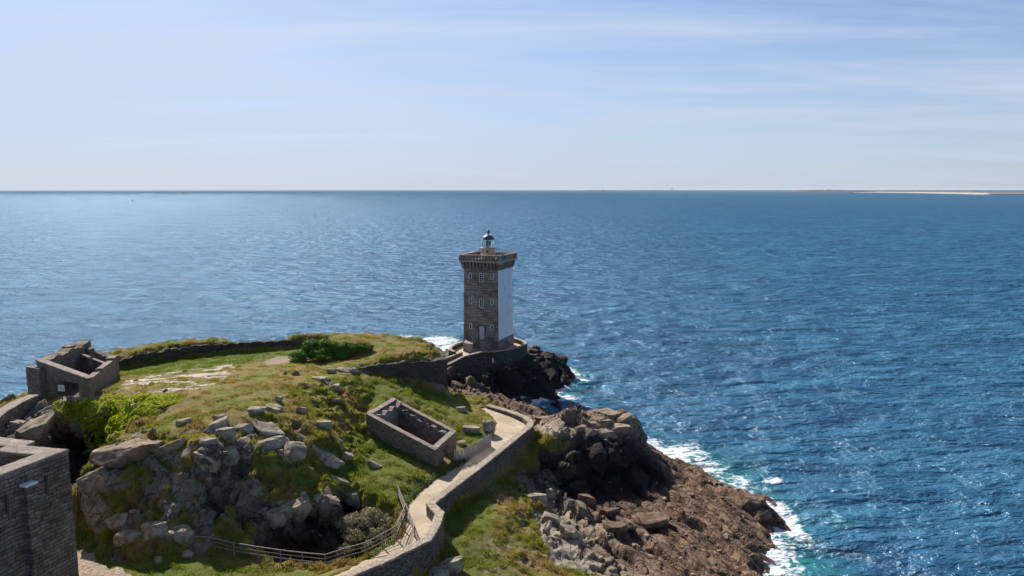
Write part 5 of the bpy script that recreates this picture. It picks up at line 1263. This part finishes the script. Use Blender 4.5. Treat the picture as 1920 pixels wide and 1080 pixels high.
# dark shrub on the hilltop, olive shrub by the railing, small ones
def shrub(name, blobs, n, size, mat, label, cat, sparse=0.0, group=None):
    base = blobs[0]; root = empty(name, (base[0], base[1], gz(base[0], base[1])), label, cat, group)
    wt = np.array([b_[3] * b_[4] for b_ in blobs]); wt = wt / wt.sum(); Cs = []; Ns = []
    for (x, y, z, rx, rz_), k in zip(blobs, wt):
        m_ = int(n * k); d = rng.normal(0, 1, (m_, 3)); d[:, 2] = np.where(d[:, 2] < -.3, -d[:, 2] * .5, d[:, 2]); d /= np.linalg.norm(d, axis=1)[:, None]
        r_ = (0.74 + 0.30 * np.clip(fbm(d * 2.3 + x, 3, 7) * 2, -1, 1)) * (1 - rng.random(m_) ** 3 * (.35 + sparse))
        c = np.stack([x + d[:, 0] * rx * r_, y + d[:, 1] * rx * r_, z + d[:, 2] * rz_ * r_], 1); Cs.append(c); Ns.append(d)
    Cc = np.concatenate(Cs); Nn = np.concatenate(Ns); zg = bil(ZG, Cc[:, 0], Cc[:, 1], 0); kk = Cc[:, 2] > zg - .1
    o = leaves('foliage', Cc[kk], Nn[kk], size, mat); o.parent = root; o.matrix_parent_inverse = Matrix.Translation(-root.location)
    st_ = MB(); r_ = random.Random(len(blobs))
    for (x, y, z, rx, rz_) in blobs:
        g0 = gz(x, y)
        for _ in range(4): st_.tube([(x + r_.uniform(-.1, .1), y + r_.uniform(-.1, .1), g0 - .2), (x + r_.uniform(-.3, .3) * rx, y + r_.uniform(-.3, .3) * rx, (g0 + z) / 2), (x + r_.uniform(-.7, .7) * rx, y + r_.uniform(-.7, .7) * rx, z + rz_ * .5)], .05, 5, .015)
    st_.obj('branches', M['twig'], root)
    return root
def bl(u, v, D, rx, rz_): p = PD(u, v, D); return (p[0], p[1], p[2], rx, rz_)
shrub('shrub', [bl(566, 668, 82.5, 1.5, .9), bl(585, 655, 84, 1.5, 1.4), bl(605, 658, 84, 1.6, 1.5), bl(560, 676, 81.5, 1.0, .6), bl(625, 658, 84.5, 1.4, 1.2), bl(645, 656, 85, 1.3, 1.0), bl(665, 654, 85.5, 1.4, .9), bl(685, 653, 86, 1.2, .7), bl(600, 668, 82.5, 1.4, .9), bl(640, 667, 84, 1.2, .7)],
      42000, .16, M['bush'], 'dense dark green shrub in the dip at the end of the dry stone wall', 'shrub')
shrub('shrub', [bl(655, 985, 53.2, 1.1, 1.0), bl(690, 976, 53.4, 1.25, 1.0), bl(725, 982, 53.2, .9, .8), bl(668, 1008, 52.2, 1.2, 1.1), bl(705, 1006, 52.0, 1.1, 1.0), bl(650, 1036, 50.9, .8, .9), bl(690, 1030, 51, .8, .8)],
      17000, .13, M['olive'], 'sparse grey-olive shrub growing in the dark hollow behind the railing', 'shrub', .45)
shrub('shrub', [bl(728, 1022, 50.4, .55, .30), bl(712, 1034, 50.0, .45, .25), bl(738, 1012, 50.9, .35, .25)], 3500, .10, M['ivy'], 'low bright yellow-green plant at the inner foot of the railing', 'shrub')
# weeds at the foot of the fence and walls
PLE = PLW
ww = dist_to([[tuple(p) for p in fp], PLW[6:12], [(HL[0], HL[1]), (HF[0], HF[1])], [PLW[3], PLW[5]]])
wq = ww[tri[:, 0]]; Cw, Nw, _ = sample(((wq < .55) & (~on_path[tri[:, 0]]) & (~in_house[tri[:, 0]])).astype(float), 9000)
Cw[:, 2] += rng.uniform(0, .28, len(Cw)); wd = leaves('weeds', Cw, Nw, .12, M['weed']); tag(wd, 'green weeds fringing the path, the fence and the house walls', 'weeds', kind='stuff')
# grass
wgt = sstep(.5, .9, dgr[tri[:, 0]]) * (soil[tri[:, 0]] < .3) * (~on_path[tri[:, 0]]) * (~in_house[tri[:, 0]]) * (~in_ruin[tri[:, 0]]) * (TC[:, 2] > 2.0) * (TN[:, 2] > .25) * (ww[tri[:, 0]] > .2)
wgt = wgt * (tu > -60) * (tu < 1130) * (tvv > 600) * (tvv < 1130) / np.clip(TC[:, 1] / 60, .7, 2) * (.35 + 1.3 * lumps(TC, 1.1, 500))
wgt = wgt * np.where((TC[:, 0] + 4.6) ** 2 + (TC[:, 1] - 116) ** 2 < 90, 0, 1)
NB = 270000
Cg, Ng, ig = sample(wgt, NB)
lumpg = lumps(Cg, 1.1, 500); hg_ = (0.08 + 0.34 * lumpg ** 1.7) * rng.uniform(.6, 1.3, NB) * (1 - .5 * flat[tri[ig, 0]])
lean = rng.normal(0, .45, (NB, 3)); lean[:, 2] = 1; lean += Ng * .5 + np.array([.25, -.1, 0]); lean /= np.linalg.norm(lean, axis=1)[:, None]
sd_ = np.cross(lean, rng.normal(0, 1, (NB, 3))); sd_ /= np.linalg.norm(sd_, axis=1)[:, None]; wb = (.022 + .02 * rng.random(NB))[:, None]
Vb = np.stack([Cg - sd_ * wb, Cg + sd_ * wb, Cg + lean * hg_[:, None]], 1); Vb[:, :2, 2] -= .03
grass = fast_obj('grass', Vb.reshape(-1, 3), np.arange(3 * NB).reshape(-1, 3), M['blades'], False, dict(lush=np.repeat(lush[tri[ig, 0]], 3)))
tag(grass, 'short tufted grass covering the hill and the banks beside the path', 'grass', kind='stuff')
# loose stones on the rocky slopes
NSt = 500
ws = ((dgr[tri[:, 0]] < .5) * 1.0 + .04 * (ga[tri[:, 0]] < .8)) * (TC[:, 2] > .6) * (~on_path[tri[:, 0]]) * (~in_house[tri[:, 0]]) * (~in_ruin[tri[:, 0]]) * (tu > 80) * (tu < 1500) * (tvv > 600) * (TN[:, 2] > .45)
Cr, Nr, ir = sample(ws, NSt); protoV = [np.array(rock_mesh(s)[0]) for s in ()]
bm = bmesh.new(); bmesh.ops.create_icosphere(bm, subdivisions=2, radius=1); SV = np.array([tuple(v.co) for v in bm.verts]); SF = np.array([[v.index for v in f.verts] for f in bm.faces]); bm.free()
AV = []; AF = []
for k in range(NSt):
    r_ = np.random.default_rng(k); pl = r_.normal(0, 1, (9, 3)); pl /= np.linalg.norm(pl, axis=1)[:, None]; dd = r_.uniform(.45, .8, 9); v_k = SV.copy()
    for n_, d_ in zip(pl, dd):
        q = v_k @ n_; v_k = v_k - np.outer(np.maximum(0, q - d_), n_)
    s = .10 + .22 * r_.random() ** 2.5; v_k = v_k * s * np.array([1.5, 1.0, .75]); a = r_.uniform(0, 6.3); ca, sa = math.cos(a), math.sin(a)
    v_k = np.stack([v_k[:, 0] * ca - v_k[:, 1] * sa, v_k[:, 0] * sa + v_k[:, 1] * ca, v_k[:, 2]], 1)
    AV.append(v_k + Cr[k] + np.array([0, 0, s * .2])); AF.append(SF + k * len(SV))
tag(fast_obj('rubble', np.concatenate(AV), np.concatenate(AF), M['boulder_brown']), 'small loose stones scattered over the rocky slopes', 'stones', kind='stuff')

# ================================================================ PEOPLE on the crag
skin = plain_mat('skin', (0.50, 0.31, 0.22), .05, .6, 5, .3, 0); hairm = plain_mat('dark_hair', (0.02, 0.014, 0.01), .3, .6)
def skin_mesh(name, nodes, edges, mat, parent, sub=2):
    me = bpy.data.meshes.new(name); me.from_pydata([n[0] for n in nodes], edges, []); me.materials.append(mat)
    o = bpy.data.objects.new(name, me); COL.objects.link(o); o.parent = parent
    md = o.modifiers.new('skin', 'SKIN'); md.use_smooth_shade = True
    for i, n in enumerate(nodes):
        sv = me.skin_vertices[0].data[i]; r_ = n[1]; sv.radius = (r_, r_) if isinstance(r_, float) else r_; sv.use_root = (i == 0)
    sb = o.modifiers.new('sub', 'SUBSURF'); sb.levels = sub; sb.render_levels = sub
    return o
def person(loc, rz, pose, label, top_c, leg_c, bare_legs=False, hair_l=False):
    root = empty('person', loc, label, 'person', 'people on the crag', rz)
    # local frame: facing -y; pelvis height ph
    J = dict(pose)
    nd = [(J['pel'], (.155, .115)), (J['wai'], (.13, .10)), (J['che'], (.165, .115)), (J['nek0'], (.10, .08)), (J['nek'], .055), (J['hd0'], (.075, .085)), (J['hd'], (.082, .098)), (J['hdt'], (.06, .07))]
    ed = [(0, 1), (1, 2), (2, 3), (3, 4), (4, 5), (5, 6), (6, 7)]
    limbs = []
    for s in (-1, 1):
        b0 = len(nd); sh, el, wr = J['sh'](s), J['el'](s), J['wr'](s)
        nd += [(sh, .062), (el, .043), (wr, .030)]; ed += [(2, b0), (b0, b0 + 1), (b0 + 1, b0 + 2)]
        d = (Vector(wr) - Vector(el)).normalized(); side = d.cross(Vector((0, 0, 1))); side = side.normalized() if side.length > .1 else Vector((1, 0, 0))
        palm = Vector(wr) + d * .085; nd.append((tuple(palm), (.036, .018))); ed.append((b0 + 2, b0 + 3))
        for k, ln in enumerate((.062, .075, .070, .055)):
            off = side * (k - 1.5) * .021; kn = palm + d * .03 + off; tip = kn + d * ln * .8 - Vector((0, 0, ln * .5))
            nd += [(tuple(kn), .009), (tuple(tip), .007)]; ed += [(b0 + 3, len(nd) - 2), (len(nd) - 2, len(nd) - 1)]
        th_ = Vector(wr) + d * .03 + side * s * .04; nd += [(tuple(th_), .011), (tuple(th_ + d * .05 + side * s * .015), .008)]; ed += [(b0 + 2, len(nd) - 2), (len(nd) - 2, len(nd) - 1)]
        c0_ = len(nd); nd += [(J['hip'](s), .085), (J['kn'](s), .058), (J['an'](s), .038), (J['to'](s), (.04, .03))]; ed += [(0, c0_), (c0_, c0_ + 1), (c0_ + 1, c0_ + 2), (c0_ + 2, c0_ + 3)]
        limbs.append((sh, el, J['hip'](s), J['kn'](s), J['an'](s)))
    skin_mesh('body', nd, ed, skin, root)
    tn = [(J['wai'], (.145, .115)), (J['che'], (.185, .13)), (J['nek0'], (.115, .09)), (J['pel'], (.165, .13))]; te_ = [(0, 1), (1, 2), (0, 3)]
    for sh, el, *_ in limbs:
        b0 = len(tn); mid = tuple(Vector(sh).lerp(Vector(el), .9)); tn += [(sh, .076), (mid, .058)]; te_ += [(1, b0), (b0, b0 + 1)]
    skin_mesh('top', tn, te_, top_c, root)
    bn = [(J['pel'], (.172, .135))]; be = []
    for _, _, hp, kn, an in limbs:
        b0 = len(bn); e_ = tuple(Vector(hp).lerp(Vector(kn), .7)) if bare_legs else kn
        bn += [(hp, .102), (e_, .082 if bare_legs else .070)]; be += [(0, b0), (b0, b0 + 1)]
        if not bare_legs: bn.append((tuple(Vector(kn).lerp(Vector(an), .9)), .052)); be.append((b0 + 1, b0 + 2))
    skin_mesh('trousers', bn, be, leg_c, root)
    hd = Vector(J['hd']); hv = MB().lathe((hd.x, hd.y + .02, hd.z + .03), [(.01, .115), (.06, .10), (.095, .06), (.108, .0), (.10, -.06 if hair_l else -.03), (.085, -.15 if hair_l else -.05)], 14)
    hv.obj('hair', hairm, root, True, True)
    for sx_ in (-1, 1): pass
    fc = MB(); fc.lathe((hd.x, hd.y - .10, hd.z - .02), [(.006, -.02), (.014, -.015), (.010, .02), (.004, .03)], 8); fc.obj('nose', skin, root, True, True)
    ey = MB(); [ey.box((hd.x + s * .033, hd.y - .094, hd.z + .02), (.02, .012, .01)) for s in (-1, 1)]; ey.obj('eyes', hairm, root, local=True)
    MB().box((hd.x, hd.y - .092, hd.z - .055), (.04, .01, .008)).obj('mouth', plain_mat('lips', (.35, .12, .10)), root, local=True)
    for s in (-1, 1): MB().lathe((hd.x + s * .088, hd.y, hd.z - .01), [(.006, -.03), (.014, 0), (.006, .03)], 8).obj('ear', skin, root, True, True)
    return root
def sit_pose(lean_=.05, knee=.48):
    return dict(pel=(0, 0, .14), wai=(0, lean_ * .3, .33), che=(0, -lean_ * .4, .52), nek0=(0, -lean_, .64), nek=(0, -lean_ - .01, .70), hd0=(0, -lean_ - .03, .77), hd=(0, -lean_ - .04, .84), hdt=(0, -lean_ - .03, .91),
                sh=lambda s: (s * .19, -lean_, .60), el=lambda s: (s * .25, -lean_ - .16, .42), wr=lambda s: (s * .12, -lean_ - .36, .46), hip=lambda s: (s * .10, -.04, .13), kn=lambda s: (s * .13, -.40, knee), an=lambda s: (s * .12, -.62, .10), to=lambda s: (s * .13, -.76, .05))
def stoop_pose():
    return dict(pel=(0, .10, .82), wai=(0, -.02, .98), che=(0, -.18, 1.16), nek0=(0, -.28, 1.26), nek=(0, -.33, 1.31), hd0=(0, -.38, 1.35), hd=(0, -.42, 1.41), hdt=(0, -.44, 1.47),
                sh=lambda s: (s * .18, -.25, 1.22), el=lambda s: (s * .22, -.30, .95), wr=lambda s: (s * .16, -.50, .78), hip=lambda s: (s * .10, .08, .80), kn=lambda s: (s * .12, -.04, .44), an=lambda s: (s * .12, .10, .07), to=lambda s: (s * .13, -.06, .03))
def onrock(u, v):
    """top of whatever rock stands there: the ground or a boulder"""
    p = hit(u, v); return p
dg = bpy.context.evaluated_depsgraph_get(); bpy.context.view_layer.update()
def top_at(x, y):
    dgx = bpy.context.evaluated_depsgraph_get(); r_ = sc.ray_cast(dgx, Vector((x, y, 12)), Vector((0, 0, -1)))
    return r_[1].z if r_[0] else gz(x, y)
black = plain_mat('black_cloth', (.018, .018, .022), .3); navy = plain_mat('navy_cloth', (.03, .035, .06), .3); pink = plain_mat('pink_cloth', (.62, .34, .33), .2); pale = plain_mat('pale_trousers', (.48, .40, .36), .2); redc = plain_mat('red_cloth', (.5, .08, .07), .2)
for (u, v, rz_, ps, lab, tc_, lc_, bare, hl) in (
    (1071, 783, R(60), sit_pose(.08), 'person in dark clothes with pale trousers sitting at the left end of the rock', black, pale, False, True),
    (1085, 782, R(-20), stoop_pose(), 'person in black stooping between the two who sit on the rock', black, navy, False, False),
    (1095, 779, R(-70), sit_pose(.12, .42), 'person in a pink top with bare legs sitting at the right of the group', pink, redc, True, True)):
    p = hit(u, v, 70, 90); person((p[0], p[1], top_at(p[0], p[1]) - .02), rz_, ps, lab, tc_, lc_, bare, hl)

# ================================================================ FAR AWAY
def far_land(name, pts, mat, depth, jit_=0.2, seed=0):
    """pts: (u, v_base, v_top); base at sea level, body runs back by depth"""
    V = []; F = []; K = 5
    ctl = []
    for (a, b2) in zip(pts[:-1], pts[1:]):
        for k in range(14): f = k / 14; ctl.append(tuple(a[i] * (1 - f) + b2[i] * f for i in range(3)))
    ctl.append(pts[-1]); r_ = random.Random(seed)
    for u, vb, vt in ctl:
        b0 = P(u, vb, 0); D = b0[1]; ht = max(.3, (P(u, vb, 0)[1] * (vb - vt) / 1350)) * (1 + r_.uniform(-jit_, jit_))
        for x, z in ((0, -2), (0.05, .45), (.3, 1.0), (.7, .9), (1, -.1)): V.append((b0[0] * (1 + x * depth / D), D + x * depth, ht * z if z > 0 else z * 5))
    for i in range(len(ctl) - 1):
        for k in range(4): a = i * 5 + k; F.append((a, a + 5, a + 6, a + 1))
    return tag(mesh_obj(name, V, F, mat, None, True), kind='structure')
fard = plain_mat('distant_heath', (0.10, 0.095, 0.085), .35, .9, .01, .1, 0); farr = plain_mat('distant_rock', (0.09, 0.085, 0.09), .4, .9, .02, .1, 0); sand = plain_mat('distant_sand', (0.36, 0.32, 0.28), .08, .9, .01, .1, 0)
far_land('far_island', [(1462, 360.4, 360.0), (1482, 360.6, 358.4), (1500, 360.8, 356.6), (1560, 361.0, 356.4), (1600, 361.2, 357.4), (1640, 361.2, 358.4), (1700, 361.6, 358.6), (1758, 362.0, 358.2), (1800, 362.6, 359.3), (1850, 363.4, 361.2), (1960, 363.8, 361.6), (2100, 364, 362)], fard, 500, .12, 1)
far_land('far_beach', [(1600, 361.5, 361.1), (1640, 361.8, 360.2), (1700, 362.4, 360.4), (1760, 363.6, 361.2), (1850, 365.8, 362.4), (1960, 366.2, 362.4), (2150, 366.4, 362.5)], sand, 60, .05, 2)
far_land('far_islet', [(340, 361.8, 361.4), (343, 362, 360.2), (347, 362, 360.0), (350, 362, 361.6)], farr, 60, .1, 3)
far_land('far_islet', [(583, 360.6, 360.2), (586, 360.8, 358.8), (591, 360.8, 359.2), (594, 360.8, 360.4)], farr, 60, .1, 4)
far_land('far_reef', [(1096, 357.6, 357.3), (1104, 357.8, 356.4), (1120, 357.8, 356.7), (1134, 357.8, 356.2), (1150, 357.6, 357.3)], farr, 300, .3, 5)
far_land('far_reef', [(1178, 357.0, 356.8), (1190, 357.2, 356.4), (1215, 357.2, 356.6), (1232, 357.0, 356.8)], farr, 300, .3, 6)
def far_anchor(u, v): p = P(u, v, 0); return p, p[1] / 1350
p, k = far_anchor(1260, 357.2)
o = empty('beacon_tower', p, 'slender dark beacon tower on the horizon right of the lighthouse', 'beacon'); MB().lathe((0, 0, 0), [(1.2 * k, -1 * k), (.8 * k, 1.5 * k), (.6 * k, 4.4 * k)], 10).obj('shaft', farr, o, local=True); MB().lathe((0, 0, 4.4 * k), [(.8 * k, 0), (.8 * k, .8 * k), (.1 * k, 1.4 * k)], 10).obj('lantern', farr, o, local=True)
p, k = far_anchor(1303, 364.6)
o = empty('channel_buoy', p, 'small dark pillar buoy alone on the open water right of the lighthouse', 'buoy'); MB().lathe((0, 0, 0), [(.8 * k, -.2 * k), (.8 * k, .4 * k), (.3 * k, .8 * k), (.3 * k, 1.9 * k)], 10).obj('float_body', M['iron'], o, local=True); MB().lathe((0, 0, 1.9 * k), [(.5 * k, 0), (.05 * k, .7 * k)], 8).obj('topmark', M['iron'], o, local=True)
p, k = far_anchor(248, 377)
o = empty('sailing_boat', p, 'tiny dark sailing boat far out on the left', 'boat')
MB().prism([(-1.3 * k, -.3 * k, -.2 * k), (.9 * k, -.3 * k, -.2 * k), (1.4 * k, 0, -.2 * k), (.9 * k, .3 * k, -.2 * k), (-1.3 * k, .3 * k, -.2 * k)], [(-1.5 * k, -.4 * k, .5 * k), (1.1 * k, -.4 * k, .5 * k), (1.9 * k, 0, .6 * k), (1.1 * k, .4 * k, .5 * k), (-1.5 * k, .4 * k, .5 * k)]).obj('hull', M['iron'], o, local=True)
MB().tube([(0, 0, .4 * k), (0, 0, 4.2 * k)], .08 * k, 5).obj('mast', M['iron'], o, local=True)
MB().prism([(.1 * k, -.03 * k, .9 * k), (1.4 * k, -.03 * k, .9 * k), (.1 * k, -.03 * k, 4.0 * k)], [(.1 * k, .05 * k, .9 * k), (1.4 * k, .05 * k, .9 * k), (.1 * k, .05 * k, 4.0 * k)]).obj('sail', navy, o, local=True)

# ---- sea air: thin even haze round the whole place
hz = MB().box((0, 0, 26.0), (112000, 112000, 70.0)).obj('haze', None)
hm = bpy.data.materials.new('haze_air'); hm.use_nodes = True; t = hm.node_tree; t.nodes.clear()
pv = N(t, 'ShaderNodeVolumePrincipled'); pv.inputs['Color'].default_value = (0.86, 0.92, 1.0, 1); pv.inputs['Density'].default_value = 0.000022; pv.inputs['Anisotropy'].default_value = 0.0
ho = N(t, 'ShaderNodeOutputMaterial'); L(t, pv.outputs[0], ho.inputs['Volume']); hz.data.materials.append(hm); tag(hz, 'pale sea haze over the water', 'haze', kind='stuff')
